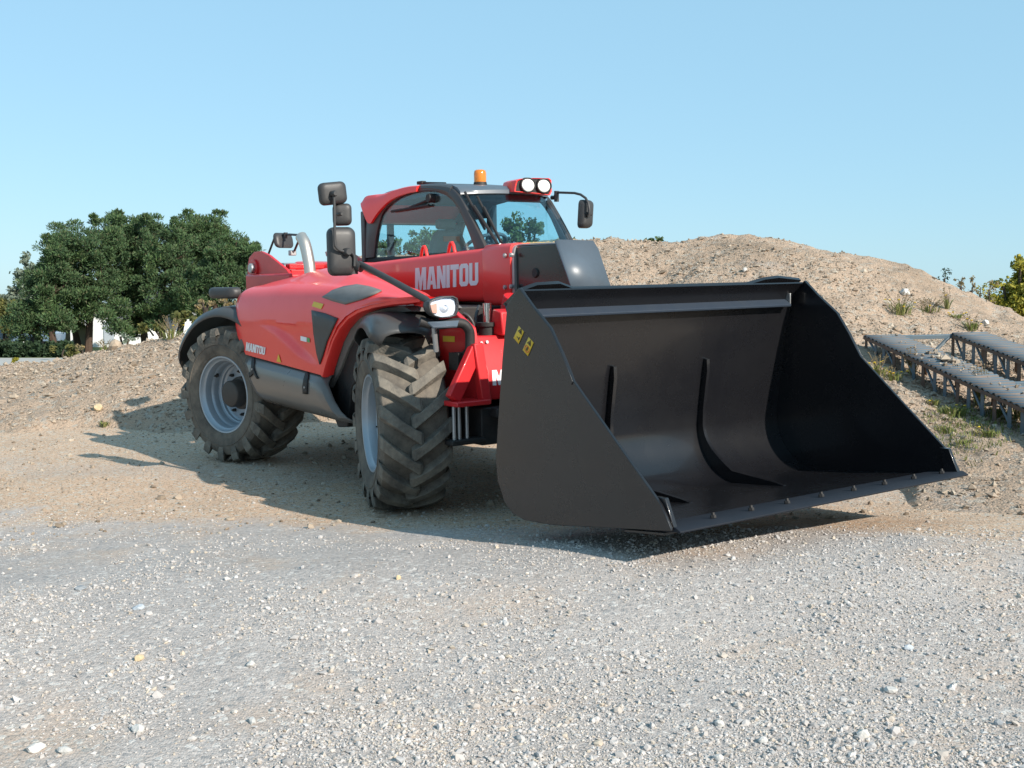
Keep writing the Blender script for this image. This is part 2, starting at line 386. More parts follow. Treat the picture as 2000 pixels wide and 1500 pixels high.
# ------------------------------------------------------------------ loose stones (one mass), many sizes
def ico(sub):
    import bmesh
    b = bmesh.new(); bmesh.ops.create_icosphere(b, subdivisions=sub, radius=1)
    v = np.array([p.co[:] for p in b.verts]); f = np.array([[q.index for q in p.verts] for p in b.faces]); b.free(); return v, f
IC1, IF1 = ico(1); IC2, IF2 = ico(2)
OCT = np.array([(1, 0, 0), (-1, 0, 0), (0, 1, 0), (0, -1, 0), (0, 0, 1), (0, 0, -1)], float)
OCF = np.array([(0, 2, 4), (2, 1, 4), (1, 3, 4), (3, 0, 4), (2, 0, 5), (1, 2, 5), (3, 1, 5), (0, 3, 5)])
def stones(name, x, y, r, m, kind='ico', zf=ground_h, lift=.25):
    V, Fc = {'oct': (OCT, OCF), 'ico': (IC1, IF1), 'ico2': (IC2, IF2)}[kind]
    n = len(x); k = len(V)
    jit = RNG.normal(1, .20 if kind != 'ico2' else .10, (n, k, 1))
    P = V[None] * jit
    sc = RNG.uniform(.62, 1.25, (n, 1, 3)); sc[:, :, 2] *= .72
    P = P * sc
    a = RNG.uniform(0, 6.283, n); ti = RNG.normal(0, .35, n); ca, sa, ct, st = np.cos(a), np.sin(a), np.cos(ti), np.sin(ti)
    px = P[:, :, 0] * ct[:, None] + P[:, :, 2] * st[:, None]; pz = -P[:, :, 0] * st[:, None] + P[:, :, 2] * ct[:, None]; py = P[:, :, 1]
    X = px * ca[:, None] - py * sa[:, None]; Y = px * sa[:, None] + py * ca[:, None]
    z = zf(x, y)
    v = np.stack([X * r[:, None] + x[:, None], Y * r[:, None] + y[:, None], pz * r[:, None] + (z + lift * r)[:, None]], -1).reshape(-1, 3)
    f = (Fc[None] + (np.arange(n) * k)[:, None, None]).reshape(-1, 3)
    return raw(name, v, f, m)
GRAVM = island_mat('gravel_stones', [(.29, .27, .258), (.39, .365, .35), (.44, .412, .395), (.35, .342, .34), (.48, .455, .44), (.40, .352, .31), (.41, .387, .37), (.53, .51, .495), (.46, .39, .31), (.36, .335, .318)], .85)
SOILST = island_mat('mound_stones', [(.29, .23, .175), (.35, .285, .22), (.23, .175, .13), (.38, .315, .245), (.31, .25, .195), (.43, .375, .305), (.16, .12, .085), (.33, .27, .21)], .9)  # the darkest tone paints in small shadowed holes of the bank
def scatter(n, y0, y1, p, ext=1.12, dens=None):
    q = RNG.uniform(0, 1, n * 4); a0, a1 = y0 ** (1 - p), y1 ** (1 - p)
    y = (a0 + q * (a1 - a0)) ** (1 / (1 - p)); x = RNG.uniform(-1, 1, n * 4) * y * .4433 * ext
    if dens is not None:
        keep = RNG.uniform(0, 1, n * 4) < dens(x, y); x, y = x[keep], y[keep]
    return x[:n], y[:n]
def patchy(x, y): return np.clip(.42 + 1.9 * fbm(x * .8, y * .8, 3, 77) + 1.1 * fbm(x * 2.7, y * 2.7, 2, 78), .05, 1) * np.interp(y, [3.5, 4.6, 5.6, 9], [1, .8, .55, .5]) * np.where(y + .27 * x + .9 * fbm(x * 2.1, y * 2.1, 3, 79) < 7.5, 1, .16)
x, y = scatter(95000, 3.2, 9.5, 1.9, 1.15, patchy); r = .0022 + .0019 * RNG.exponential(1, len(x)); r = np.minimum(r, .013)
tag(stones('gravel', x, y, r, GRAVM, 'oct'), 'fine pale grey gravel covering the yard in front of the machine', 'gravel', kind='stuff')
x, y = scatter(10500, 3.2, 9.5, 1.9, 1.15, patchy); r = .0045 + .0032 * RNG.exponential(1, len(x)); r = np.minimum(r, .018)
tag(stones('gravel', x, y, r, GRAVM, 'ico'), 'coarser loose grey stones lying over the fine gravel of the yard', 'gravel', kind='stuff')
x, y = scatter(4600, 7.4, 14, .4, 1.2); r = .004 + .005 * RNG.exponential(1, len(x)); r = np.minimum(r, .035)
tag(stones('soil_crumbs', x, y, r, SOILST, 'ico'), 'crumbs of sandy soil around the machine and the foot of the mound', 'soil crumbs', kind='stuff')
yq = 8 + 10 * RNG.uniform(0, 1, 95000) ** .75; uq = RNG.uniform(-250, 2250, 95000); xq = (uq - 1000) / F * yq
keep = (mound_h(xq, yq) > base_h(xq, yq) + .03) & (RNG.uniform(0, 1, 95000) < np.clip(.42 + 2.6 * fbm(xq * .7, yq * .7, 3, 88), .05, 1))
xq, yq = xq[keep], yq[keep]; r = .0055 + .0075 * RNG.exponential(1, len(xq)); r = np.minimum(r, .06)
tag(stones('rubble', xq, yq, r, SOILST, 'oct', mound_h), 'clods and small stones strewn over the slope of the earth mound', 'rubble', kind='stuff')

# ------------------------------------------------------------------ the telehandler
TH_ = empty('telehandler'); TH_.matrix_world = MW
tag(TH_, 'red telehandler with a huge black bucket, parked at the foot of the earth mound', 'telehandler')
def V2(lst, **k): return [hit(u, v, **k) for u, v in lst]
def XZ(lst, Y): return [(p.x, p.z) for p in V2(lst, Y=Y)]

# --- wheels
TR, TWD = .615, .46
LUGM = mat('dusty_tread', (.085, .078, .070), .85, 0, 0, .25, (6.5, .16), (45, .6, .012), (.22, .195, .16))
def tyre_mb(s):                               # s = -1: outer side towards -Y
    m = MB(); WS = 1.05
    half = [(.335, .175), (.345, .20), (.38, .218), (.43, .232), (.48, .234), (.525, .226), (.548, .210), (.560, .17), (.566, .09)]
    half = [(r, h * WS) for r, h in half]
    prof = half + [(.568, 0)] + [(r, -h) for r, h in half[::-1]] + [(.325, -.17), (.325, .17)]
    m.lathe(prof, 72, closed=True)
    # raised ring and beads on the side walls
    for q in (-1, 1):
        m.lathe([(.362, q * .2095 * WS), (.366, q * .2145 * WS), (.374, q * .2165 * WS), (.378, q * .2145 * WS)], 72)
        m.lathe([(.455, q * .232 * WS), (.458, q * .238 * WS), (.464, q * .238 * WS), (.467, q * .232 * WS)], 72)
    N = 17; m.nbody = len(m.f)
    for side in (-1, 1):
        for k in range(N):
            ph = 2 * math.pi * (k + (.5 if side > 0 else 0)) / N
            # (w, base r, top r, half width base, half width top, sweep)
            st = [(.234, .478, .490, .040, .032, .015), (.240, .535, .570, .052, .042, .010), (.228, .545, .606, .058, .044, .0),
                  (.165, .548, .624, .056, .040, -.055), (.085, .552, .628, .052, .036, -.120), (.015, .554, .628, .052, .037, -.170), (-.018, .555, .625, .060, .044, -.190), (-.040, .555, .606, .050, .032, -.200)]
            rings = []
            for w_, rb, rt, hb, ht, sw in st:
                ring = []
                for rr, hh, sg in ((rb, hb, -1), (rt, ht, -1), (rt, ht, 1), (rb, hb, 1)):
                    a = ph + (sw + sg * hh) / .6
                    ring.append((rr * math.cos(a), w_ * side * WS, rr * math.sin(a)))
                rings.append(ring)
            m.loft(rings)
    return m
def rim_mb():
    m = MB()
    prof = [(.352, -.205), (.356, -.212), (.350, -.219), (.338, -.217), (.330, -.200), (.318, -.185), (.310, -.180), (.305, -.165), (.300, -.120), (.290, -.105),
            (.286, -.095), (.284, -.050), (.276, -.038), (.266, -.032), (.262, -.012), (.245, .000), (.13, .002), (.13, .02), (.28, .02), (.30, .12), (.335, .18), (.352, .205)]
    m.lathe(prof, 64)
    return m
def hub_mb():
    m = MB()
    m.lathe([(.0, -.150), (.10, -.150), (.116, -.144), (.122, -.132), (.125, -.04), (.150, -.032), (.152, .0)], 40)
    return m
def wheelnut_mb(k):
    m = MB(); a = 2 * math.pi * k / 10; c = Vector((.200 * math.cos(a), 0, .200 * math.sin(a)))
    m.cyl(c + Vector((0, .004, 0)), c + Vector((0, -.022, 0)), .017, 6); m.cyl(c + Vector((0, -.023, 0)), c + Vector((0, -.04, 0)), .010, 8)
    return m
def valve_mb():
    m = MB(); m.tube(crom([(-.27, -.07, -.10), (-.275, -.10, -.10), (-.27, -.125, -.095)], 4), .006, 8); m.box((-.268, -.10, -.085), (.02, .02, .035)); return m
parts = {}
def wheel(x, y, steer, side, spin):
    key = side
    e = empty('wheel', (x, y, TR - .004)); e.parent = TH_
    e.rotation_euler = Euler((0, spin, steer), 'XYZ')
    if key not in parts:
        tm = tyre_mb(side); ty = tm.build('tyre', [RUB, LUGM], None, 0, 32)
        ty.data.polygons.foreach_set('material_index', [0 if i < tm.nbody else 1 for i in range(len(ty.data.polygons))])
        d_ = ty.modifiers.new('bevel', 'BEVEL'); d_.width = .005; d_.segments = 1; d_.limit_method = 'ANGLE'; d_.angle_limit = R(35)
        lst = [ty, rim_mb().build('rim', RIM, None, 0, 25), hub_mb().build('hub', HUBM, None, .003, 30), valve_mb().build('valve', DARK, None, 0, 30)] + [wheelnut_mb(k).build('wheel_nut', HUBM, None, 0, 30) for k in range(10)]
        if side > 0:
            for o in lst[1:]: o.data.transform(Matrix.Scale(-1, 4, (0, 1, 0))); o.data.flip_normals()
        parts[key] = lst
        for o in lst: o.parent = e
    else:
        for o in parts[key]: c = o.copy(); C.objects.link(c); c.parent = e
wheel(0, -.985, R(-19), -1, .12); wheel(-2.87, -.97, R(15), -1, .9)
wheel(0, .985, R(-19), 1, .3); wheel(-2.87, .97, R(15), 1, .5)

# --- chassis and axles
m = MB(); m.box((-1.3, 0, .72), (3.9, .62, .42)); m.box((-3.3, 0, .85), (.5, 1.3, .5)); m.box((-1.3, .75, .75), (1.6, .75, .55)); m.box((-1.6, -.62, .85), (1.3, .7, .6))
m.build('chassis', DARK, TH_, .02)
for x in (0, -2.87):
    m = MB(); m.tube([(x, -.80, TR), (x, -.4, TR), (x, -.22, TR), (x, .22, TR), (x, .4, TR), (x, .80, TR)], [.13, .11, .19, .19, .11, .13], 16)
    for s in (-1, 1): m.cyl((x, s * .62, TR - .2), (x, s * .62, TR + .2), .07, 12)
    m.build('axle', DARK, TH_, 0, 40)

# --- bonnet over the engine
def hood_sec(X):
    """half section from the lower edge of the side up to the boom"""
    xs = [-2.90, -2.86, -2.76, -2.60, -2.2, -1.8, -1.3, -.9, -.55, -.25, .0, .2, .36, .45]
    I = lambda ys: float(np.interp(X, xs, ys))
    inn = I([.34, .18, .06, .01, .0, .0, .0, .0, .0, .0, .0, .02, .05, .09])      # how far the flank is pulled in
    zs = I([1.40, 1.42, 1.44, 1.455, 1.455, 1.455, 1.45, 1.445, 1.44, 1.445, 1.452, 1.457, 1.46, 1.462])         # shoulder
    zm = I([1.50, 1.54, 1.575, 1.60, 1.615, 1.63, 1.62, 1.605, 1.585, 1.56, 1.538, 1.52, 1.495, 1.475])
    zt = I([1.54, 1.59, 1.635, 1.67, 1.712, 1.745, 1.728, 1.690, 1.645, 1.603, 1.570, 1.545, 1.515, 1.490])
    yi = I([-.32, -.31, -.30, -.30, -.34, -.42, -.55, -.70, -.75, -.77, -.81, -.86, -.91, -.95])                  # inner edge, beside the boom
    Y = lambda f: (-1.125 + inn * (1 - f)) * (1 - f) + yi * f
    return [(Y(0), zs - .16), (Y(.025), zs - .03), (Y(.08), zs + (zm - zs) * .52), (Y(.19), zs + (zm - zs) * .86), (Y(.33), zm), (Y(.48), zm + (zt - zm) * .45),
            (Y(.63), zm + (zt - zm) * .83), (Y(.82), zt), (Y(.97), zt - .004), (Y(1) + .012, zt - .03), (Y(1) + .014, zt - .16)]
ARC = XZ([(628, 733), (633, 716), (640, 694), (650, 664), (663, 638), (680, 618), (700, 605), (730, 595), (770, 588), (815, 583)], -1.1) + [(.36, 1.463), (.45, 1.464)]
ARC[0] = (-.985, .897)
BOT = [(-2.62, 1.36), (-2.56, 1.18), (-2.50, 1.06), (-2.44, .992)]
def hood_low(X):
    if X <= -2.44: return float(np.interp(X, [-2.90, -2.84, -2.72, -2.58, -2.44], [1.46, 1.42, 1.30, 1.14, .992]))
    if X <= ARC[0][0]: return float(np.interp(X, [-2.44, ARC[0][0]], [.992, ARC[0][1]]))
    return float(np.interp(X, [p[0] for p in ARC], [p[1] for p in ARC]))
cols = list(np.linspace(-2.90, -2.44, 14)) + list(np.linspace(-2.40, -1.0, 22)) + [a[0] for a in ARC] + list(np.linspace(-.90, .45, 30))
cols = sorted(set(round(c, 4) for c in cols))
hv = []
for X in cols:
    sec = hood_sec(X); zb = hood_low(X)
    top = crom([(X, y, z) for y, z in sec], 5)
    y0, z0 = sec[0]; z0 = max(z0, zb + .004)
    low = []
    for k in range(19):
        t = k / 18; z = zb + (z0 - zb) * t
        y = y0 + .035 * ((z0 - z) / .5) ** 2 * 1.0
        # the pressed panel: a soft step that runs along the flank and dives towards the front
        zl = np.interp(X, [-2.5, -2.2, -1.75, -1.35, -1.1, -.9], [1.36, 1.33, 1.23, 1.06, .99, .96]); d = z - zl
        y += .034 * (1 / (1 + math.exp(-d / .011))) * float(np.interp(X, [-2.45, -2.25, -1.3, -1.0], [0, 1, 1, .2])) * float(np.interp(z, [1.22, 1.30], [1, .35]))
        low.append(Vector((X, y, z)))
    for p in top:
        if p.z < zb: p.z = zb
    hv.append(low[:-1] + top)
mb = MB(); mb.loft(hv, closed=False)
hood = mb.build('bonnet', RED, TH_, 0, 50)
hood_bvh = BVHTree.FromPolygons([Vector(p) for p in mb.v], mb.f)
def on(bvh, u, v, off=.004):
    d = vray(u, v); loc, nn, i, dist = bvh.ray_cast(CAMV, d)
    if loc is None: return None
    if nn.dot(d) > 0: nn = -nn
    return loc + nn * off
def sub_poly(poly, k=4):
    out = []
    for i in range(len(poly)):
        a, b = poly[i], poly[(i + 1) % len(poly)]
        for j in range(k): out.append((a[0] + (b[0] - a[0]) * j / k, a[1] + (b[1] - a[1]) * j / k))
    return out
def decal(name, poly, m, parent, bvh=None, off=.004, k=4, rings=4, rim=0, **plane):
    """a patch that lies on the surface, its outline given in points of the photograph"""
    P = sub_poly(poly, k); c = (sum(p[0] for p in P) / len(P), sum(p[1] for p in P) / len(P))
    def put(u, v, o=off):
        if bvh is not None: return on(bvh, u, v, o)
        ax = {a: b + (o if a != 'Y' else -o) for a, b in plane.items()}
        return hit(u, v, **ax)
    mb = MB(); vs = []; n = len(P)
    for r in range(rings):
        t = 1 - r / rings
        for u, v in P:
            q = put(c[0] + (u - c[0]) * t, c[1] + (v - c[1]) * t)
            vs.append(q)
    vs.append(put(*c))
    if any(q is None for q in vs):
        good = [q for q in vs if q is not None]
        vs = [q if q is not None else min(good, key=lambda g: 0) for q in vs]
    fs = []
    for r in range(rings - 1):
        for i in range(n): j = (i + 1) % n; fs.append((r * n + i, r * n + j, (r + 1) * n + j, (r + 1) * n + i))
    for i in range(n): fs.append(((rings - 1) * n + i, (rings - 1) * n + (i + 1) % n, rings * n))
    mb.add(vs, fs)
    return mb.build(name, m, parent, 0, 60, thick=rim)
# dark mesh panels on the flank and on top
decal('side_grille', [(610, 606), (636, 612), (661, 622), (650, 645), (640, 668), (632, 695), (626, 712), (620, 690), (614, 650)], PLAST, hood, hood_bvh, .006, 3, 4, .008)
decal('top_grille', [(630, 581), (650, 568), (672, 561), (698, 557), (722, 561), (746, 569), (730, 577), (706, 586), (675, 595), (652, 589)], ARCHP, hood, hood_bvh, .006, 3, 4, .008)
decal('warning_sticker', [(614, 589), (633, 594), (628, 604), (610, 598)], YEL, hood, hood_bvh, .005, 3, 3)
decal('warning_triangle', [(545, 691), (541, 706), (550, 708)], YEL, hood, hood_bvh, .005, 3, 3)
decal('white_sticker', [(588, 656), (600, 659), (600, 668), (588, 665)], WHITE, hood, hood_bvh, .005, 2, 3)
decal('green_sticker', [(601, 659), (606, 661), (606, 669), (601, 668)], GREENP, hood, hood_bvh, .005, 2, 3)
# bright rolled edge of the arch that turns inwards
e0 = [Vector((x, -1.10 + (0 if x < .2 else (x - .2) * .3), z)) for x, z in [(a, b) for a, b in ARC]]
rings = []
for i, p in enumerate(e0):
    t = (e0[min(i + 1, len(e0) - 1)] - e0[max(i - 1, 0)]); nrm = Vector((t.z, 0, -t.x)).normalized()   # pointing to the wheel
    rings.append([p + Vector((0, -.012, 0)) - nrm * .02, p + Vector((0, -.008, 0)) + nrm * .022, p + Vector((0, .012, 0)) + nrm * .032, p + Vector((0, .085, 0)) + nrm * .026, p + Vector((0, .09, 0)) - nrm * .0])
m = MB(); m.loft(rings); m.build('arch_edge', RED, hood, 0, 45)

# grey liner and black guard between the bonnet and the front wheel
lin = V2([(622, 745), (640, 706), (654, 668), (672, 632), (698, 610), (735, 599), (775, 594)], Y=-1.05)
rings = []
for p in lin:
    rings.append([p + Vector((.03, .035, -.015)), p + Vector((.10, .06, -.05)), p + Vector((.11, .20, -.055)), p + Vector((.09, .50, -.04)), p + Vector((.0, .50, 0))])
m = MB(); m.loft(rings); m.build('arch_liner', ARCHP, TH_, .004, 40)
m = MB(); m.prism(XZ([(625, 738), (640, 722), (676, 700), (676, 640), (760, 615), (760, 640), (690, 760), (683, 834), (664, 834)], -.95), -.97, -.45)
m.build('mud_guard', DARK, TH_, .01)

# --- grey lower cover with its rubber straps
cov = XZ([(478, 693), (553, 713), (628, 735), (634, 752), (645, 790), (668, 833), (610, 822), (560, 808), (507, 790), (495, 740)], -1.12)
m = MB(); n = len(cov); cx = sum(p[0] for p in cov) / n; cz = sum(p[1] for p in cov) / n
topz = lambda X: float(np.interp(X, [cov[0][0], cov[2][0]], [cov[0][1], cov[2][1]]))
botz = lambda X: float(np.interp(X, [cov[8][0], cov[5][0]], [cov[8][1], cov[5][1]]))
rings = []
for k in range(25):
    t = k / 24; xt = cov[0][0] + (cov[2][0] - cov[0][0]) * t; xb = cov[8][0] + (cov[5][0] - cov[8][0]) * t
    zt, zb = topz(xt), botz(xb)
    edge = .05 * max(0, (t - .93) / .07) ** 2
    ring = []
    for f_, yy_ in ((0, -1.065), (.02, -1.085), (.155, -1.135), (.19, -1.140), (.5, -1.142), (.72, -1.125), (.85, -1.095), (.94, -1.05), (1., -.96)):
        bow = (.10 * math.sin(f_ * math.pi) if t > .5 else 0) * (t - .5) * 2 * .35
        ring.append((xt + (xb - xt) * f_ + .0 * bow, yy_ + edge, zt + (zb - zt) * f_))
    rings.append(ring)
m.loft(rings, closed=False)
cover = m.build('side_cover', COVERP, TH_, 0, 28, thick=.012)
cov_bvh = BVHTree.FromPolygons([Vector(p) for p in m.v], m.f)
for a in ([(494, 695), (499.5, 697), (499.5, 722), (504, 734), (507, 738), (505, 740), (498, 729), (492, 735), (487, 739), (486, 737), (493, 726), (493.5, 722)],
          [(599, 728), (605.5, 730), (604, 742), (603, 755), (602.5, 770), (595, 769), (594, 755), (596, 742)]):
    decal('strap', a, DARK, cover, cov_bvh, .012, 2, 3, .012)
m = MB()
for u, v in ((497, 721), (599.5, 756.5)):
    p = on(cov_bvh, u, v, .02); m = MB()
    if p: m.cyl(p + Vector((0, .02, 0)), p + Vector((0, -.006, 0)), .009, 10)
    m.build('strap_button', GALV, cover, 0, 40)
decal('cover_badge', [(610, 756), (616, 753), (620, 756), (622, 775), (628, 800), (622, 799), (611, 785), (607, 768)], STEELB, cover, cov_bvh, .004, 2, 3)

# --- lettering
GL = {'M': [.85, [[(0, 0), (0, 1), (.30, 1), (.425, .52), (.55, 1), (.85, 1), (.85, 0), (.62, 0), (.62, .60), (.485, 0), (.365, 0), (.23, .60), (.23, 0)]]],
      'A': [.74, [[(0, 0), (.2, 1), (.54, 1), (.74, 0), (.5, 0), (.46, .2), (.28, .2), (.24, 0)], [(.31, .37), (.43, .37), (.37, .74)]]],
      'N': [.68, [[(0, 0), (0, 1), (.25, 1), (.45, .5), (.45, 1), (.68, 1), (.68, 0), (.43, 0), (.23, .5), (.23, 0)]]],
      'I': [.25, [[(0, 0), (0, 1), (.25, 1), (.25, 0)]]],
      'T': [.66, [[(0, .78), (0, 1), (.66, 1), (.66, .78), (.455, .78), (.455, 0), (.205, 0), (.205, .78)]]],
      'O': [.70, [[(.13, 0), (0, .13), (0, .87), (.13, 1), (.57, 1), (.70, .87), (.70, .13), (.57, 0)], [(.24, .2), (.46, .2), (.46, .8), (.24, .8)]]],
      'U': [.70, [[(0, 1), (.24, 1), (.24, .2), (.46, .2), (.46, 1), (.70, 1), (.70, .13), (.57, 0), (.13, 0), (0, .13)]]],
      'L': [.55, [[(0, 0), (0, 1), (.25, 1), (.25, .22), (.55, .22), (.55, 0)]]],
      '8': [.66, [[(.1, 0), (0, .1), (0, .42), (.07, .5), (0, .58), (0, .9), (.1, 1), (.56, 1), (.66, .9), (.66, .58), (.59, .5), (.66, .42), (.66, .1), (.56, 0)], [(.22, .18), (.44, .18), (.44, .41), (.22, .41)], [(.22, .59), (.44, .59), (.44, .82), (.22, .82)]]],
      '4': [.66, [[(.36, 0), (.36, .2), (0, .2), (0, .4), (.28, 1), (.58, 1), (.58, .4), (.66, .4), (.66, .2), (.58, .2), (.58, 0)], [(.22, .4), (.36, .4), (.36, .72)]]],
      '0': [.66, [[(.12, 0), (0, .12), (0, .88), (.12, 1), (.54, 1), (.66, .88), (.66, .12), (.54, 0)], [(.22, .2), (.44, .2), (.44, .8), (.22, .8)]]]}
def lettering(text, place, m, parent, name='lettering', gap=.055, thick=.0025):
    """place(s, t): s and t run 0..1 along and up the word"""
    W = sum(GL[c][0] + gap for c in text if c != ' ') - gap + .3 * text.count(' ')
    cu = bpy.data.curves.new('tmp', 'CURVE'); cu.dimensions = '2D'; cu.fill_mode = 'BOTH'
    x = 0
    for c in text:
        if c == ' ': x += .3; continue
        for sp in GL[c][1]:
            P = []
            for i in range(len(sp)):
                a, b = sp[i], sp[(i + 1) % len(sp)]
                for j in range(3): P.append((a[0] + (b[0] - a[0]) * j / 3, a[1] + (b[1] - a[1]) * j / 3))
            s = cu.splines.new('POLY'); s.points.add(len(P) - 1); s.use_cyclic_u = True
            for q, p in zip(s.points, P): q.co = ((x + p[0]) / W * 6, p[1], 0, 1)
        x += GL[c][0] + gap
    t = bpy.data.objects.new('tmp', cu); C.objects.link(t)
    bpy.context.view_layer.update()
    me = bpy.data.meshes.new_from_object(t.evaluated_get(bpy.context.evaluated_depsgraph_get()))
    bpy.data.objects.remove(t); bpy.data.curves.remove(cu)
    for q in me.vertices: q.co = place(q.co.x / 6, q.co.y)
    me.materials.clear(); me.materials.append(m); me.name = name; fixn(me)
    o = bpy.data.objects.new(name, me); C.objects.link(o); o.parent = parent
    d = o.modifiers.new('thick', 'SOLIDIFY'); d.thickness = thick; d.offset = 0
    return o
def quad_place(q, f):                         # bilinear in the photograph, then onto a surface
    def g(s, t):
        u = (q[0][0] * (1 - s) + q[1][0] * s) * (1 - t) + (q[3][0] * (1 - s) + q[2][0] * s) * t
        v = (q[0][1] * (1 - s) + q[1][1] * s) * (1 - t) + (q[3][1] * (1 - s) + q[2][1] * s) * t
        return f(u, v)
    return g
def safe_on(bvh, off):
    last = [Vector((0, 0, 0))]
    def g(u, v):
        p = on(bvh, u, v, off)
        if p is None: return last[0]
        last[0] = p; return p
    return g
lettering('MANITOU', quad_place([(481, 684.5), (518, 693), (519.5, 678.5), (482.5, 668)], safe_on(hood_bvh, .005)), WHITE, hood)
lettering('MLT', quad_place([(500, 712), (508.5, 714.5), (508.8, 709), (500.2, 706.5)], safe_on(cov_bvh, .004)), WHITE, cover)
lettering('840', quad_place([(510.5, 715.5), (520, 718.5), (520.3, 712.5), (510.8, 709.7)], safe_on(cov_bvh, .004)), GREYT, cover)

# --- boom (outer box section, front collar, black inner head)
def box_ring(X, z0, z1, y0, y1, r=.05):
    pts = rrect(y1 - y0, z1 - z0, r, 3, (y0 + y1) / 2, (z0 + z1) / 2); return [(X, y, z) for y, z in pts]
BY0, BY1 = -.18, .18
m = MB(); m.loft([box_ring(-3.36, 1.60, 1.82, BY0, BY1), box_ring(-2.6, 1.46, 1.80, BY0, BY1), box_ring(-1.87, 1.452, 1.782, BY0, BY1), box_ring(-.05, 1.452, 1.865, BY0, BY1), box_ring(.10, 1.452, 1.868, BY0, BY1)])
boom = m.build('boom', RED, TH_, 0, 40)
m = MB(); m.loft([box_ring(-.065, 1.445, 1.872, BY0 - .008, BY1 + .008), box_ring(-.045, 1.425, 1.886, BY0 - .014, BY1 + .014), box_ring(.30, 1.42, 1.890, BY0 - .014, BY1 + .014), box_ring(.302, 1.43, 1.880, BY0 - .004, BY1 + .004)])
for q in m.v: pass
collar = m.build('boom_collar', RED, boom, 0, 40)
m = MB(); m.prism([(.06, 1.43), (.31, 1.43), (.31, 1.33), (.22, 1.30), (.13, 1.36)], BY0 - .012, BY1 + .012); m.build('boom_cheek', RED, boom, .006)
m = MB(); m.loft([box_ring(.303, 1.436, 1.878, BY0, BY1), box_ring(.325, 1.44, 1.874, BY0 + .004, BY1 - .004)]); m.build('boom_wear_pad', GALV, boom, 0, 40)
for u, v in ((988, 499), (1000, 498), (988, 561), (1000, 559.5)):
    p = hit(u, v, Y=BY0 - .014); m = MB(); m.cyl(p + Vector((0, .004, 0)), p + Vector((0, -.016, 0)), .017, 8); m.cyl(p + Vector((0, -.012, 0)), p + Vector((0, -.022, 0)), .009, 8)
    m.build('boom_bolt', GALV, boom, 0, 30)
for u in (830, 884):                          # the two lifting eyes on top
    p = hit(u, 491, Y=-.05); X = p.x; zt = float(np.interp(X, [-1.87, -.05], [1.782, 1.865]))
    m = MB(); m.tube([(X - .055, -.06, zt - .01), (X - .03, -.06, zt + .06), (X - .012, -.06, zt + .085), (X + .012, -.06, zt + .085), (X + .03, -.06, zt + .06), (X + .055, -.06, zt - .01)], .014, 8)
    m.build('lifting_eye', RED, boom, 0, 50)
lettering('MANITOU', lambda s, t: hit((811 * (1 - s) + 934 * s), ((1 - t) * (567.5 * (1 - s) + 556.5 * s) + t * (523.5 * (1 - s) + 512.5 * s)), Y=BY0 - .002), WHITE, boom)
m = MB()                                      # inner head: box that ends in a slanting nose plate
P0 = hit(1016, 480, Y=-.15); 
m.prism([(.31, 1.50), (.31, 1.862), (.80, 1.868), (.985, 1.50), (.90, 1.30), (.80, 1.16), (.62, 1.20), (.55, 1.46)], -.155, .155)
head = m.build('boom_head', BLACKP, TH_, .006)
m = MB(); m.add([(.80, -.165, 1.888), (.99, -.165, 1.52), (1.00, .185, 1.52), (.845, .185, 1.83), (.83, .150, 1.888), (.80, -.13, 1.895)], [(0, 1, 2, 3, 4, 5)])
m.build('nose_plate', STEELB, head, 0, 30, thick=.014)
m = MB(); m.box((.56, 0, 1.874), (.46, .29, .012)); m.build('slide_rail', GALV, head, .003)
mb = MB()
for k in range(60):
    c = (random.uniform(.33, .62), random.uniform(-.14, .02), 1.882); r = random.uniform(.004, .013); mb.add([(c[0] + r * math.cos(a) * random.uniform(.7, 1.2), c[1] + r * math.sin(a), c[2] + .3 * r) for a in (0, 1.57, 3.14, 4.7)] + [(c[0], c[1], c[2] + r)], [(0, 1, 4), (1, 2, 4), (2, 3, 4), (3, 0, 4)])
tag(mb.build('grease_crumbs', mat('dry_grease', (.42, .30, .14), .8), head, 0, 0), kind='stuff')
p = hit(1046, 533, Y=-.156); m = MB(); m.lathe([(.0, -.012), (.03, -.012), (.036, -.004), (.036, .01)], 20, Matrix.Translation(p)); m.build('head_pin', DARK, head, 0, 40)

# --- rear of the boom: pivot plates, pin, mirror frame, exhaust
def plate(name, pts, y, t, mt, par, **k):
    m = MB(); m.prism(pts, y - t / 2, y + t / 2); return m.build(name, mt, par, **k)
pp = XZ([(487, 590), (486, 522), (489, 503), (499, 492), (513, 491), (527, 498), (562, 526), (585, 560), (560, 590)], -.58)
pv = plate('pivot_plate', pp, -.58, .03, REDF, TH_, bevel=.004)
pin = hit(500.5, 524, Y=-.58)
m = MB(); m.cyl((pin.x, -.57, pin.z), (pin.x, -.615, pin.z), .085, 28); m.build('pin_boss', REDF, pv, .006, 40)
m = MB(); m.lathe([(0, -.05), (.040, -.05), (.047, -.043), (.047, .03)], 28, Matrix.Translation((pin.x, -.60, pin.z)))
m.build('pivot_pin', GALV, pv, 0, 35)
m = MB(); m.cyl((pin.x, -.56, pin.z), (pin.x, .30, pin.z), .05, 20); m.build('pivot_shaft', GALV, TH_, 0, 40)
plate('pivot_plate', [(x + .06, z + .02) for x, z in pp], .26, .03, REDF, TH_, bevel=.004)
m = MB(); m.box((-2.9, -.16, 1.71), (.55, .78, .05)); m.box((-2.75, -.16, 1.765), (.10, .74, .05)); m.build('rear_cross_member', REDF, TH_, .008)
m = MB(); m.box((-2.95, -.2, 1.45), (1.0, .9, .5)); m.build('rear_frame', REDF, TH_, .02)
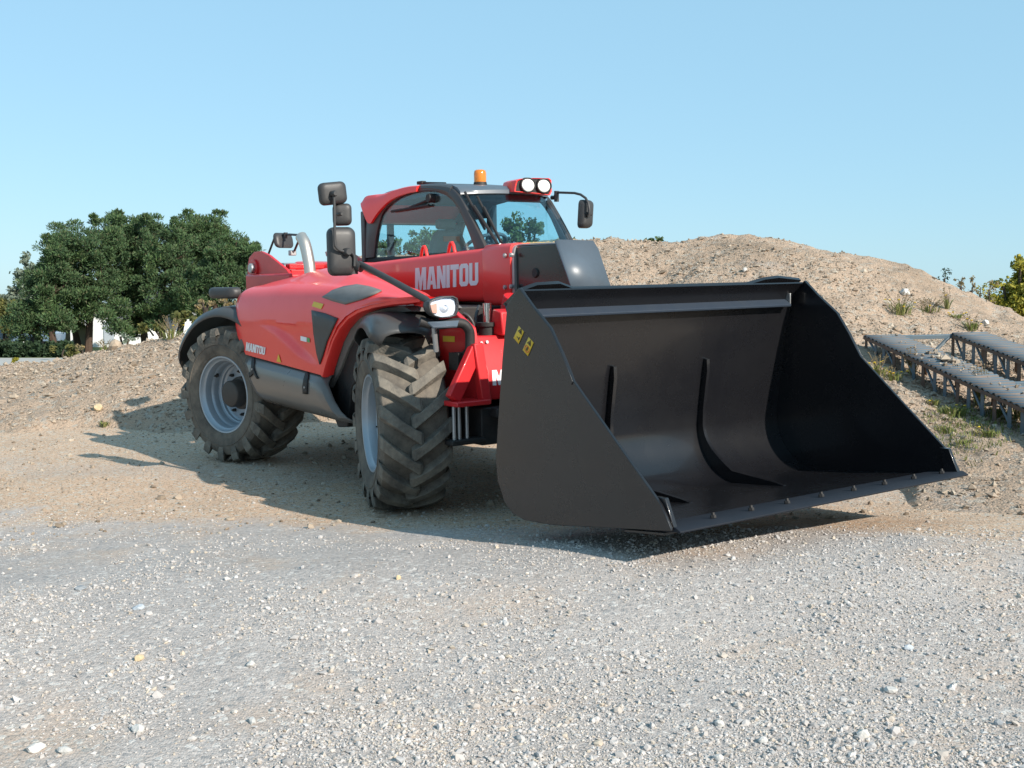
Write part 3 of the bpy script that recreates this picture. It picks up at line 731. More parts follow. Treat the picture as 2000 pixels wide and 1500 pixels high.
m = MB(); m.tube(crom([(-3.05, .10, 1.72), (-3.02, .08, 1.82), (-3.06, .06, 1.88)], 5), .02, 8); m.build('hydraulic_hose', PLAST, TH_, 0, 50)
m = MB(); m.cyl((-3.06, .06, 1.87), (-3.07, .055, 1.91), .026, 12); m.build('hose_fitting', GALV, TH_, 0, 40)
fr = [hit(*p, Y=-.30) for p in ((524, 497), (536, 465), (541, 460), (548, 458), (566, 458), (582, 459), (586, 464), (575, 490))]
m = MB(); m.tube(fr, .011, 8); bar = m.build('mirror_bar', PLAST, TH_, 0, 50)
def mirror_mb(pts_px, depth, Y, face=1):
    """rounded mirror shell: outline in the photograph on the plane X = const, given a depth"""
    return None
def shell(name, c, wv, hv_, dv, W, H, D, par, r=.04, mt=PLAST, glassy=True):
    """mirror housing: centre, width / height / back directions, sizes; domed back, flat glass in front"""
    wv, hv_, dv = Vector(wv).normalized(), Vector(hv_).normalized(), Vector(dv).normalized(); c = Vector(c)
    rings = []
    for s, d in ((.93, -.02), (1., 0), (1., .35), (.965, .62), (.88, .85), (.66, .97), (.30, 1.)):
        rings.append([c + wv * x * s + hv_ * y * s + dv * (d * D) for x, y in rrect(W, H, r, 5)])
    m = MB(); m.loft(rings); o = m.build(name, mt, par, 0, 50)
    if glassy:
        m = MB(); m.add([c + wv * x * .91 + hv_ * y * .91 - dv * (.02 * D + .002) for x, y in rrect(W, H, r, 5)], [tuple(range(24))]); m.build('mirror_glass', MIRR, o, 0, 0)
    return o
cm = hit(554, 467, Y=-.30)
shell('rear_mirror', cm + Vector((-.03, 0, -.01)), (.35, -.94, 0), (-.25, 0, .97), (.93, .30, -.25), .24, .15, .05, TH_, .05)
m = MB(); m.cyl(hit(558, 458, Y=-.30) + Vector((0, 0, .02)), hit(558, 466, Y=-.30), .02, 12); m.build('mirror_clamp', PLAST, bar, 0, 40)
m = MB(); m.box(hit(571, 494, Y=-.30), (.06, .06, .05)); m.build('bar_bracket', GALV, bar, .006)
ex = [hit(u, v, Y=-.62) for u, v in ((606, 537), (604.5, 520), (601, 500), (598, 486), (594, 473), (588, 462))]
m = MB(); m.tube(crom(ex, 5), .052, 20); exo = m.build('exhaust_pipe', mat('dull_exhaust_steel', (.60, .565, .52), .38, .85, 0, .5, (5., .3), None, (.50, .45, .40)), TH_, 0, 60)
m = MB(); m.cyl(ex[-1], ex[-1] + (ex[-1] - ex[-2]).normalized() * .004, .047, 20); m.build('exhaust_mouth', DARK, exo, 0, 30)
cm = hit(447, 572, Y=-1.0)
shell('tail_lamp_housing', cm + Vector((-.02, 0, 0)), (.97, .2, 0), (0, 0, 1), (.2, -.97, .0), .42, .105, .10, TH_, .045, PLAST, False)

# --- fenders: arched plastic shells over the wheels
def fender(cx, cy, a0, a1, r, wy0, wy1, steer=0, crown=.03, name='fender'):
    m = MB(); rings = []
    N = 24
    for k in range(N + 1):
        t = k / N; a = R(a0 + (a1 - a0) * t)
        endf = min(1, min(t, 1 - t) / .12); endf = math.sin(endf * math.pi / 2)
        ring = []
        for j in range(11):
            s = j / 10; y = wy0 + (wy1 - wy0) * s
            e = abs(2 * s - 1)
            rr = r + crown * (1 - e ** 3) - .05 * max(0, (e - .86) / .14) - (1 - endf) * .03
            yy_ = (wy0 + wy1) / 2 + (y - (wy0 + wy1) / 2) * (.72 + .28 * endf)
            ring.append((rr * math.cos(a), yy_, rr * math.sin(a)))
        rings.append(ring)
    m.loft(rings, closed=False)
    o = m.build(name, FENDP, TH_, 0, 50, thick=.012)
    o.location = (cx, cy, TR); o.rotation_euler = (0, 0, steer)
    return o
fender(0, -.985, 60, 128, .735, -.26, .22, R(-19), .055)
fender(-2.87, -.97, 48, 163, .755, -.24, .24, R(15), .04)
fender(0, .985, 38, 128, .735, -.22, .26, R(-19), .055)
fender(-2.87, .97, 48, 163, .755, -.24, .24, R(15), .04)

# --- front frame: nose, gussets, lift cylinder, step and headlamp bracket
m = MB(); m.prism([(.10, .80), (.69, .80), (.70, .86), (.69, 1.0), (.55, 1.235), (.10, 1.235)], -.69, .69)
nose = m.build('front_frame', REDF, TH_, .012, 40, 3)
lettering('MANITOU', lambda s, t: (.702 - .0714 * (max(0, .90 + .11 * t - .86)) , -.650 + .66 * s, .90 + .105 * t), WHITE, nose)
m = MB(); m.prism([(-.10, .80), (.62, .80), (.66, 1.05), (.58, 1.30), (.30, 1.44), (-.10, 1.44)], -.74, -.70); sidep = m.build('side_plate', REDF, TH_, .005)
decal('yellow_plate', [(865, 656), (888, 657), (888, 668), (865, 667)], YEL, sidep, None, .003, 1, 2, 0, Y=-.74)
# folded gusset: three welded bars and a foot plate
A_, B_, D_ = hit(884, 786, X=.70), hit(928, 682, X=.66), hit(947, 784, X=.72)
def bar3(name, a, b, w_, d_, mt, par, bev=.008):
    a, b = Vector(a), Vector(b); z = (b - a).normalized(); x = Vector((1, 0, 0)); x = (x - z * x.dot(z)).normalized(); y = z.cross(x)
    m = MB(); m.loft([[p + x * sx_ * d_ / 2 + y * sy_ * w_ / 2 for sx_, sy_ in ((1, 1), (-1, 1), (-1, -1), (1, -1))] for p in (a, b)]); return m.build(name, mt, par, bev)
g = bar3('gusset', A_ + Vector((0, 0, .02)), B_, .10, .06, REDF, nose)
bar3('gusset', B_ + Vector((.01, 0, .04)), D_, .075, .07, REDF, nose)
m = MB(); m.box((A_ + D_) / 2 + Vector((-.04, 0, -.005)), (.22, (A_ - D_).length + .03, .035)); m.build('foot_plate', REDF, nose, .008)
for u in (886, 896, 911):
    a = hit(u, 790, X=.68); m = MB(); a.z = .82 if u == 896 else .80; m.cyl(a, (a.x, a.y, .545), .013, 10); m.build('tie_rod', GALV, nose, 0, 40)
m = MB(); m.box((.66, -.86, .53), (.10, .28, .04)); m.box((.45, -.3, .62), (.5, .9, .26)); m.box((.70, -.45, .715), (.16, .45, .06)); m.build('front_axle_beam', DARK, TH_, .01)
m = MB(); a = hit(951, 590, X=.45); m.cyl((.45, a.y, 1.46), (.45, a.y, 1.30), .032, 16); cyl_ = m.build('cylinder_rod', CHROME, TH_, 0, 40)
m = MB(); m.cyl((.45, a.y, 1.325), (.45, a.y, 1.295), .075, 20); m.cyl((.45, a.y, 1.30), (.45, a.y, 1.0), .062, 20); m.build('cylinder_barrel', DARK, TH_, .003, 40)
m = MB(); m.prism([(.45, 1.235), (.62, 1.235), (.60, 1.40), (.50, 1.42)], -.50, -.36); m.build('cylinder_bracket', REDF, TH_, .01)
m = MB(); m.cyl((.40, -.30, 1.24), (.50, -.30, 1.50), .085, 18); m.build('boom_cylinder', REDF, TH_, .004, 40)
m = MB(); m.box((.02, 0, 1.12), (.3, 1.5, .62)); m.box((-.6, .0, 1.2), (.9, 1.1, .46)); m.build('bulkhead', DARK, TH_, .01)
# bent tube that carries the lamp plate
tb = [hit(u, v, X=x) for u, v, x in ((820, 628, .52), (850, 634, .56), (885, 631, .60), (903, 632, .62), (913, 640, .63), (918, 655, .63), (917, 700, .62))]
m = MB(); m.tube(crom(tb, 4), .034, 12); lampbar = m.build('lamp_bracket', DARK, TH_, 0, 50)
m = MB(); q = [hit(835, 630, X=.62), hit(896, 627, X=.66), hit(893, 638, X=.70), hit(846, 640, X=.70)]
m.add(q, [(0, 1, 2, 3)]); m.build('lamp_plate', STEELB, lampbar, 0, 0, thick=.01)
m = MB(); m.tube([hit(848, 640, X=.62), hit(850, 665, X=.60), hit(852, 686, X=.58)], .018, 10); m.build('lamp_post', GALV, lampbar, 0, 40)
m = MB(); m.tube(crom([hit(918, 690, X=.58), hit(905, 705, X=.5), hit(890, 712, X=.45)], 4), .05, 10); m.box(hit(900, 705, X=.5), (.12, .12, .12)); m.build('steering_hose', DARK, TH_, 0, 50)

for pts in ([(905, 612, .35), (915, 618, .38), (924, 632, .40), (926, 650, .40), (922, 668, .38)], [(936, 598, .30), (931, 612, .34), (929, 628, .36), (934, 648, .36)], [(893, 702, .42), (906, 716, .48), (912, 736, .46), (908, 756, .42)]):
    m = MB(); m.tube(crom([hit(u, v, X=x) for u, v, x in pts], 4), .013, 8); m.build('hydraulic_hose', PLAST, TH_, 0, 50)
for u, v in ((939, 671), (950, 669)):
    p = hit(u, v, X=.58); m = MB(); m.cyl(p + Vector((-.08, 0, -.02)), p + Vector((.012, 0, .005)), .012, 8); m.build('frame_bolt', GALV, nose, 0, 30)

# --- headlamp and mirror arm
HLX = .63
hp = [(840, 590), (848, 585), (866, 580), (884, 579.5), (891, 583), (893.5, 592), (893, 606), (889, 615), (878, 619), (862, 620), (848, 616), (841, 608), (838.5, 598)]
H0 = [hit(u, v, X=HLX) for u, v in hp]; hc = sum(H0, Vector()) / len(H0)
m = MB(); m.loft([[hc + (p - hc) * s + Vector((d, 0, 0)) for p in H0] for s, d in ((.55, -.13), (.85, -.11), (1.06, -.05), (1.09, -.01), (1.06, .006), (.98, .008), (.96, -.02))], caps=True)
lamp = m.build('headlamp', PLAST, TH_, 0, 40)
m = MB(); m.loft([[hc + (p - hc) * s + Vector((d, 0, 0)) for p in H0] for s, d in ((.97, .004), (.80, .014), (.45, .022))]); m.build('lamp_cover', CLEAR, lamp, 0, 60)
m = MB(); yc_ = hc.y + .018
m.lathe([(.0, -.012), (.014, -.016), (.016, -.03), (.03, -.022), (.05, -.005), (.062, .012)], 28, Matrix.Translation(hc + Vector((-.03, .012, 0))) @ Matrix.Rotation(R(-90), 4, 'Z') @ Matrix.Scale(-1, 4, (0, 1, 0)))
m.build('reflector', REFL, lamp, 0, 40)
m = MB(); m.loft([[hc + (p - hc) * .95 + Vector((-.019, 0, 0)) for p in H0], [hc + (p - hc) * .90 + Vector((-.045, 0, 0)) for p in H0]]); m.build('lamp_bowl', REFL, lamp, 0, 40)
m = MB(); m.add([hit(u, v, X=HLX) + Vector((-.010, 0, 0)) for u, v in ((842, 596), (854, 592), (855, 612), (846, 611))], [(0, 1, 2, 3)]); m.build('indicator', ORANGE, lamp, 0, 0, thick=.006)
arm = [Vector((.60, -.93, 1.475)), hit(838, 590, X=.585), hit(800, 566, X=.36), hit(703, 514, X=-.30)]
arm = [hit(845, 596, X=.56), hit(830, 584, X=.50), hit(765, 548, X=.10), hit(702, 515, X=-.30)]
m = MB(); m.tube(arm, .024, 12); marm = m.build('mirror_arm', PLAST, TH_, 0, 50)
e = arm[-1]
m = MB(); m.tube([e + Vector((.03, 0, -.03)), e + Vector((-.02, -.02, -.01)), e + Vector((-.05, -.03, 0))], .036, 12); m.cyl(e + Vector((-.035, -.035, -.075)), e + Vector((-.035, -.035, .06)), .036, 14); m.build('arm_knuckle', PLAST, marm, 0, 40)
mx_ = e.x - .03
st_ = [hit(u, v, X=mx_ + .05) for u, v in ((692, 520), (692, 503), (689, 496), (684, 492), (678, 491), (670, 491), (662, 488), (656, 482), (654, 472), (653.5, 440), (653, 400), (651.5, 378))]
m = MB(); m.tube(crom(st_, 3), .0105, 8); m.build('mirror_stem', PLAST, marm, 0, 50)
def px_shell(name, u0, v0, u1, v1, X, D, tilt=0, r=.035, roll=0):
    c = hit((u0 + u1) / 2, (v0 + v1) / 2, X=X); a = hit(u0, (v0 + v1) / 2, X=X); b = hit(u1, (v0 + v1) / 2, X=X); t = hit((u0 + u1) / 2, v0, X=X); d = hit((u0 + u1) / 2, v1, X=X)
    wv = Vector((0, math.cos(R(roll)), math.sin(R(roll)))); hv_ = Vector((0, -math.sin(R(roll)), math.cos(R(roll))))
    dv = Vector((math.cos(R(tilt)), math.sin(R(tilt)), .06)); wv = (wv - dv.normalized() * wv.dot(dv.normalized()))
    return shell(name, c - dv * D * .6, wv, hv_, dv, (b - a).length, (t - d).length, D, TH_, r)
a1 = px_shell('wing_mirror', 644, 443, 694, 538, mx_, .075, -8, .05); a1['label'] = 'tall wing mirror at the bottom of the stem'
a2 = px_shell('wing_mirror', 652, 397, 685, 440, mx_ - .02, .06, -25, .035); a2['label'] = 'small square wing mirror halfway up the stem'
a3 = px_shell('wing_mirror', 626, 355, 677, 399, mx_, .06, -4, .04, 6); a3['label'] = 'square wing mirror at the top of the stem'
for u, v, r in ((652, 378, .022), (678, 492, .03), (664, 418, .014)):
    p = hit(u, v, X=mx_ + .05); m = MB(); m.lathe([(0, -.03), (r * .7, -.03), (r, -.015), (r, .03)], 14, Matrix.Translation(p) @ Matrix.Rotation(R(90), 4, 'Z'))
    m.build('mirror_joint', PLAST, marm, 0, 40)
# far wing mirror on its bent arm
fm = [hit(u, v, Y=1.24) for u, v in ((1078, 386), (1084, 386), (1087, 377), (1092, 376), (1122, 377), (1134, 380), (1144, 387), (1149, 397), (1151, 410), (1150.5, 418))]
m = MB(); m.tube(fm, [.02, .02, .016] + [.011] * 7, 10); m.cyl(hit(1087, 394, Y=1.24), hit(1087, 373, Y=1.24), .022, 12); m.build('cab_mirror_arm', PLAST, TH_, 0, 50)
c = hit(1141, 418, Y=1.27)
shell('cab_mirror', c + Vector((-.02, 0, 0)), (-.30, .95, 0), (.04, .05, 1), (.95, .30, -.03), .155, .245, .075, TH_, .04)
m = MB(); p = hit(1147, 419, Y=1.25); m.tube([p + Vector((.02, 0, 0)), p + Vector((-.03, .0, 0))], .022, 12); m.tube([p + Vector((.01, .04, 0)), p + Vector((.01, -.02, 0))], .010, 8); m.build('cab_mirror_joint', DARK, TH_, 0, 40)

# --- cab
CN, CFY = .22, 1.19                           # near and far side walls
outer = XZ([(709, 505), (711, 470), (716, 430), (721, 408), (735, 388), (762, 373), (815, 362.5), (870, 363), (893, 378), (908, 402), (928, 441), (948, 484)], CN)
glass_o = XZ([(731, 503), (734, 470), (740, 440), (751, 411), (778, 387), (806, 377), (834, 373), (862, 378), (882, 390), (899, 415), (914, 450), (928, 488)], CN)
def base_pt(p): return (p[0], 1.55)
cab = empty('cab'); cab.parent = TH_
# side frames: band between the outer line and the glass line
def smooth_xz(pts, n=4): return [(p.x, p.z) for p in crom([(x, 0, z) for x, z in pts], n)]
So, Sg = smooth_xz(outer), smooth_xz(glass_o)
def side_frame(y, d):
    m = MB(); rings = []
    for (ax, az), (bx_, bz) in zip(So, Sg):
        rings.append([(ax, y, az), (ax, y + d * .5, az), (bx_, y + d * .5, bz), (bx_, y - d * .05, bz), ((ax + bx_) / 2, y - d * .22, (az + bz) / 2)])
    m.loft(rings, closed=True)
    return m
side_frame(CN, .07).build('side_frame', CABF, cab, .004, 50)
side_frame(CFY, -.07).build('side_frame', CABF, cab, .004, 50)
m = MB()                                      # lower body of the cab
m.prism([(-2.66, .75), (-.58, .75), (-.42, 1.3), (-.60, 1.84), (-2.66, 1.84)], CN + .002, CFY); m.build('cab_body', DARK, cab, .02)
m = MB(); m.prism([(-2.40, .60), (-.60, .60), (-.44, 1.28), (-.58, 1.60), (-2.4, 1.60)], CFY + .004, CFY + .05); m.build('cab_door', RED, cab, .015)
def pane(name, pts, m=GLASS):
    mb = MB(); mb.add(pts, [tuple(range(len(pts)))]); o = mb.build(name, m, cab, 0, 0, thick=.006); return o
for y in (CN + .012, CFY - .012): pane('side_window', [(x, y, z) for x, z in Sg])
# curved windscreen: sweeps over the top between the two front pillars
wl = [p for p in So if p[0] > -1.22 and p[1] < 2.44 and p[0] > -1.2]
wl = [p for p in wl if p[1] < 2.43 or p[0] > -1.1]
m = MB(); rings = []
for x, z in wl:
    ring = []
    for k in range(11):
        t = k / 10; y = CN + .03 + (CFY - CN - .06) * t; b = (1 - (2 * t - 1) ** 2)
        ring.append((x + .075 * b, y, z + .01 * b))
    rings.append(ring)
m.loft(rings, closed=False); m.build('windscreen', GLASS, cab, 0, 60, thick=.006)
pane('rear_window', [(-2.655, CN + .06, 1.86), (-2.655, CFY - .06, 1.86), (-2.60, CFY - .06, 2.30), (-2.60, CN + .06, 2.30)])
# roof: black front shell, red rear shell with its rounded spoiler
def roof_shell(name, line, m, drop=.05, over=.0, par=None, y0=CN - .012, y1=CFY + .012, inset=.04):
    mb = MB(); rings = []
    for x, z in line:
        top = [(x, y0, z - drop), (x, y0 + .003, z - .012), (x, y0 + inset * .6, z + .004), (x, y0 + inset * 2.2, z + .012), (x, (y0 + y1) / 2, z + .018), (x, y1 - inset * 2.2, z + .012), (x, y1 - inset * .6, z + .004), (x, y1 - .003, z - .012), (x, y1, z - drop)]
        rings.append(top + [(x, y1 - .03, z - drop - .015), (x, y0 + .03, z - drop - .015)])
    mb.loft(rings); return mb.build(name, m, par or cab, 0, 40)
LU = lambda x: float(np.interp(x, [p[0] for p in So if p[1] > 2.2 and p[0] < -1.1], [p[1] for p in So if p[1] > 2.2 and p[0] < -1.1]))
xs_ = np.linspace(-1.62, -1.10, 10)
roof = roof_shell('roof', [(x, LU(x) + .004) for x in xs_], CABF, .05)
# front lip of the roof above the windscreen
m = MB(); rings = []
for k in range(13):
    t = k / 12; y = CN + .02 + (CFY - CN - .04) * t; b = 1 - (2 * t - 1) ** 2
    rings.append([(-1.12, y, 2.425 + .01 * b), (-1.03 + .05 * b, y, 2.395 + .022 * b), (-.99 + .07 * b, y, 2.36 + .022 * b), (-.985 + .07 * b, y, 2.335 + .015 * b), (-1.10, y, 2.37)])
m.loft(rings); m.build('roof_visor', STEELB, cab, 0, 40)
sp = XZ([(817, 361), (795, 363), (770, 369), (752, 375), (735, 378), (716, 379), (708, 384), (705, 394)], CN - .02)
spl = XZ([(815, 374), (792, 379), (766, 390), (746, 408), (733, 425), (726, 436), (719, 433), (710, 411)], CN - .02)
sp_, spl_ = smooth_xz(sp, 3), smooth_xz(spl, 3)
m = MB(); rings = []
for (ax, az), (bx_, bz) in zip(sp_, spl_):
    ring = []
    for t, f in ((0, 1), (.0, .5), (.004, .2), (.03, .05), (.12, .0), (.5, -.02), (.88, .0), (.97, .05), (.996, .2), (1, .5), (1, 1)):
        y = CN - .035 + (CFY - CN + .07) * t
        z_ = az + (bz - az) * f; x_ = ax + (bx_ - ax) * f
        ring.append((x_, y, z_))
    rings.append(ring)
m.loft(rings, closed=True); m.build('roof_spoiler', RED, cab, 0, 45)
m = MB(); m.box((-2.63, CN + .01, 2.04), (.07, .05, .48)); m.build('rear_pillar', CABF, cab, .01)
m = MB(); m.box((-2.63, CFY - .01, 2.04), (.07, .05, .48)); m.build('rear_pillar', CABF, cab, .01)
m = MB(); m.loft([[(-2.60, y, 2.16), (-2.56, y, 2.22), (-2.30, y, 2.335), (-1.95, y, 2.375), (-1.5, y, 2.39), (-1.12, y, 2.365), (-1.02, y, 2.30), (-1.06, y, 2.29), (-1.14, y, 2.33), (-1.5, y, 2.355), (-1.95, y, 2.34), (-2.28, y, 2.30), (-2.52, y, 2.19), (-2.57, y, 2.15)] for y in (CN + .03, CFY - .03)]); m.build('headliner', CABIN, cab, 0, 40)
m = MB(); m.prism([(-2.60, 2.16), (-1.86, 2.19), (-1.74, 2.30), (-1.30, 2.345), (-1.05, 2.30), (-1.05, 2.36), (-1.5, 2.42), (-2.0, 2.40), (-2.4, 2.34), (-2.60, 2.24)], CFY - .10, CFY - .075); m.build('side_liner', CABIN, cab, .004)
m = MB(); m.box((-1.84, CFY - .03, 2.05), (.10, .06, .56)); m.build('door_pillar', CABIN, cab, .012)
m = MB(); m.box((-2.61, .50, 2.06), (.05, .06, .44)); m.build('window_bar', CABIN, cab, .008)
# driver's place
SY = .80
seat = MB(); seat.loft([[(-2.10 + .05 * k_, SY + q, z_) for q, k_ in ((-w_, 0), (w_, 0), (w_ * .92, 2), (-w_ * .92, 2))] for w_, z_ in ((.21, 1.55), (.215, 1.75), (.20, 1.95), (.15, 2.05), (.09, 2.085))])
seat = seat.build('seat_back', CREAM, cab, .03)
m = MB(); m.box((-2.09, SY, 2.14), (.09, .20, .10)); m.build('headrest', CREAM, seat, .03)
m = MB(); m.box((-1.992, SY, 2.0), (.008, .18, .05)); m.build('seat_print', mat('orange_print', (.55, .16, .07), .5), seat, 0)
m = MB(); m.box((-1.92, .70, 1.64), (.5, .48, .12)); m.build('seat_cushion', CREAM, cab, .04)
m = MB(); m.box((-2.0, .36, 1.74), (.5, .14, .12)); m.build('armrest', CABIN, cab, .03)
m = MB(); c = Vector((-1.32, .72, 1.93)); ax = Vector((-.45, 0, .9)).normalized(); xx = Vector((0, 1, 0)); yy2 = ax.cross(xx)
ringp = [c + .19 * (math.cos(a) * xx + math.sin(a) * yy2) for a in [2 * math.pi * k / 28 for k in range(29)]]
m.tube(ringp, .016, 8); m.cyl(c - ax * .02, c + ax * .02, .05, 14)
for k in (0, 9, 19): m.tube([c, ringp[k]], .012, 6)
m.build('steering_wheel', CABIN, cab, 0, 60)
m = MB(); m.tube([c, c - ax * .35 + Vector((.02, 0, 0))], .05, 12); m.build('steering_column', CABIN, cab, 0, 50)
m = MB(); m.box((-.92, .70, 1.84), (.35, .80, .12)); m.build('dashboard', CABIN, cab, .03)
# wipers
def wiper(a, b, c_, d_):
    m = MB(); m.tube(crom([a, (a + b) / 2, b], 4), .011, 6); o = m.build('wiper_arm', DARK, cab, 0, 40)
    m = MB(); m.tube(crom([c_, (c_ + d_) / 2 , d_], 4), .013, 6); m.build('wiper_blade', DARK, o, 0, 40); return o
wf = lambda u, v, x: hit(u, v, X=x)
wiper(wf(908, 375, -.93), wf(947, 448, -.68), wf(925, 402, -.80), wf(972, 476, -.53))
wiper(wf(932, 384, -.93), wf(960, 440, -.70), wf(945, 405, -.80), wf(979, 474, -.53))
y_ = CN - .012
wiper(hit(845, 387, Y=y_), hit(800, 406, Y=y_), hit(838, 401, Y=y_), hit(765, 413, Y=y_))
m = MB(); p = hit(841, 387, Y=y_); m.lathe([(0, -.03), (.035, -.03), (.04, -.01), (.04, .03)], 16, Matrix.Translation(p)); m.build('wiper_motor', DARK, cab, 0, 40)
zr = 2.475
wiper(hit(820, 357, Y=.45), hit(870, 358, Y=.45), hit(852, 359, Y=.4), hit(907, 366, Y=.33))
m = MB(); p = hit(823, 357, Y=.45); m.box(p, (.09, .05, .03)); m.build('wiper_foot', DARK, cab, .006)
# beacon
b0 = hit(938, 366, Y=.62)
bc = empty('beacon', b0); bc.parent = TH_
m = MB(); m.lathe([(0, -.03), (.068, -.03), (.068, .0), (.060, .025), (.056, .045), (0, .045)], 28, Matrix.Rotation(R(90), 4, 'X')); m.build('beacon_base', DARK, bc, 0, 40)
m = MB(); m.lathe([(.054, .045), (.055, .075), (.055, .12), (.050, .143), (.036, .152), (0, .155)], 28, Matrix.Rotation(R(90), 4, 'X')); m.build('beacon_lens', AMBER, bc, 0, 50)
m = MB(); m.lathe([(.0, .05), (.018, .05), (.025, .08), (.025, .12), (0, .13)], 14, Matrix.Rotation(R(90), 4, 'X')); m.build('beacon_bulb', mat('beacon_core', (.9, .6, .2), .2, .6), bc, 0, 50)
# pair of work lamps in a red housing on the roof corner
LX = -.86
hpx = [(1008, 353), (1016, 349.5), (1040, 348), (1070, 348.5), (1074.5, 352), (1075.5, 374), (1072, 381), (1050, 378), (1004, 374), (1005, 364)]
H1 = [hit(u, v, X=LX) for u, v in hpx]; hc1 = sum(H1, Vector()) / len(H1)
m = MB(); m.loft([[hc1 + Vector((d, 0, dz)) + (p - hc1) * s for p in H1] for d, dz, s in ((-.26, .0, .72), (-.20, .0, .93), (-.02, 0, 1.03), (.012, 0, 1.02), (.010, 0, .955), (-.02, 0, .93))])
wl_ = m.build('work_lamp_housing', RED, TH_, 0, 35)
m = MB(); m.add([hc1 + Vector((-.004, 0, -.005)) + (p - hc1) * .93 for p in H1], [tuple(range(10))]); m.build('lamp_face', DARK, wl_, 0, 0, thick=.01)
for u, v in ((1030.5, 361.5), (1061.5, 363)):
    p = hit(u, v, X=LX + .012); M_ = Matrix.Translation(p) @ Matrix.Rotation(R(-90), 4, 'Z') @ Matrix.Scale(-1, 4, (0, 1, 0)) @ Matrix.Diagonal((1.12, 1, .88, 1))
    m = MB(); m.lathe([(.075, .015), (.072, -.015), (.064, -.017), (.062, -.004)], 28, M_); m.build('lamp_ring', DARK, wl_, 0, 40)
    m = MB(); m.lathe([(.064, -.002), (.05, -.014), (.03, -.02), (0, -.022)], 28, M_); m.build('lamp_lens', LAMPW, wl_, 0, 60)

# --- bucket
bucket = empty('bucket'); bucket.parent = TH_
HWB = 1.25
SIDE = XZ([(1015, 562), (1005, 577), (990, 600), (981, 700), (972, 830), (968, 900), (972, 940), (985, 980), (1001, 1003), (1024, 1016), (1080, 1026), (1200, 1032), (1311, 1037), (1301, 1010), (1290, 985), (1205, 866), (1120, 745), (1098, 690), (1075, 640), (1040, 597)], -HWB)
for s in (-1, 1):
    m = MB(); m.prism(SIDE, s * HWB - s * .0, s * (HWB - .018)); o = m.build('side_plate', BLACKP, bucket, .003)
    if s < 0: near_plate = o
    # doubled upper strip: its lower edge is the fold line one sees across the plate
    m = MB(); m.prism([SIDE[0], SIDE[2], XZ([(993, 612)], -HWB)[0], XZ([(1117, 752)], -HWB)[0], SIDE[16], SIDE[17], SIDE[18], SIDE[19]], s * (HWB + .006), s * HWB); m.build('edge_doubler', BLACKP, bucket, .002)
    m = MB(); a, b = SIDE[12], SIDE[14]
    m.prism([(a[0] + .006, a[1]), (b[0] + .012, b[1] + .03), (b[0] - .055, b[1] + .03), (a[0] - .09, a[1])], s * (HWB - .019), s * (HWB - .045)); m.build('side_cutter', BLACKP, bucket, .003)
# back and floor in one bent sheet
back = [(1.83, 1.565), (1.752, 1.49), (1.718, 1.40), (1.692, 1.28), (1.650, 1.0), (1.612, .74)]
for k in range(13):
    a = R(180 + 84 * k / 12); back.append((1.60 + .36 + .36 * math.cos(a), .62 + .36 * math.sin(a) * 1.0))
back += [(2.30, .292), (2.70, .340), (3.00, .378)]
def sheet(line, y0, y1, t, ny=2):
    m = MB(); rings = []
    nn = []
    for i, p in enumerate(line):
        a = line[max(i - 1, 0)]; b = line[min(i + 1, len(line) - 1)]; dx, dz = b[0] - a[0], b[1] - a[1]; l = math.hypot(dx, dz); nn.append((dz / l, -dx / l))
    for k in range(ny):
        y = y0 + (y1 - y0) * k / (ny - 1)
        rings.append([(p[0], y, p[1]) for p in line] + [(p[0] + n_[0] * t, y, p[1] + n_[1] * t) for p, n_ in list(zip(line, nn))[::-1]])
    m.loft(rings); return m
sheet(back, -HWB + .02, HWB - .02, .012).build('shell', BLACKP, bucket, 0, 30)
# top edge of the back plate, raised at both ends
m = MB(); q = []
topl = [(-HWB + .02, .0), (-1.10, .035), (-.93, .04), (-.82, .005), (.70, .005), (.86, .035), (1.0, .045), (HWB - .02, .025)]
m.loft([[(1.655 + .05, y, 1.47), (1.80 + .01, y, 1.562 + d), (1.79, y, 1.578 + d), (1.64, y, 1.485)] for y, d in topl]); m.build('top_edge', BLACKP, bucket, 0, 25)
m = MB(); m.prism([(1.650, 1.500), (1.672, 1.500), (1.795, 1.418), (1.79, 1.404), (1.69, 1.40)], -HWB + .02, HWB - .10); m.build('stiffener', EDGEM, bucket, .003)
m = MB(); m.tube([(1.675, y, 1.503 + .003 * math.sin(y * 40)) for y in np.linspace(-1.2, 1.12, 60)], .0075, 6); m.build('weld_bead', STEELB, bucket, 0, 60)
m = MB(); m.box((1.73, HWB - .094, 1.46), (.10, .010, .075)); m.build('end_cap', GALV, bucket, .002)
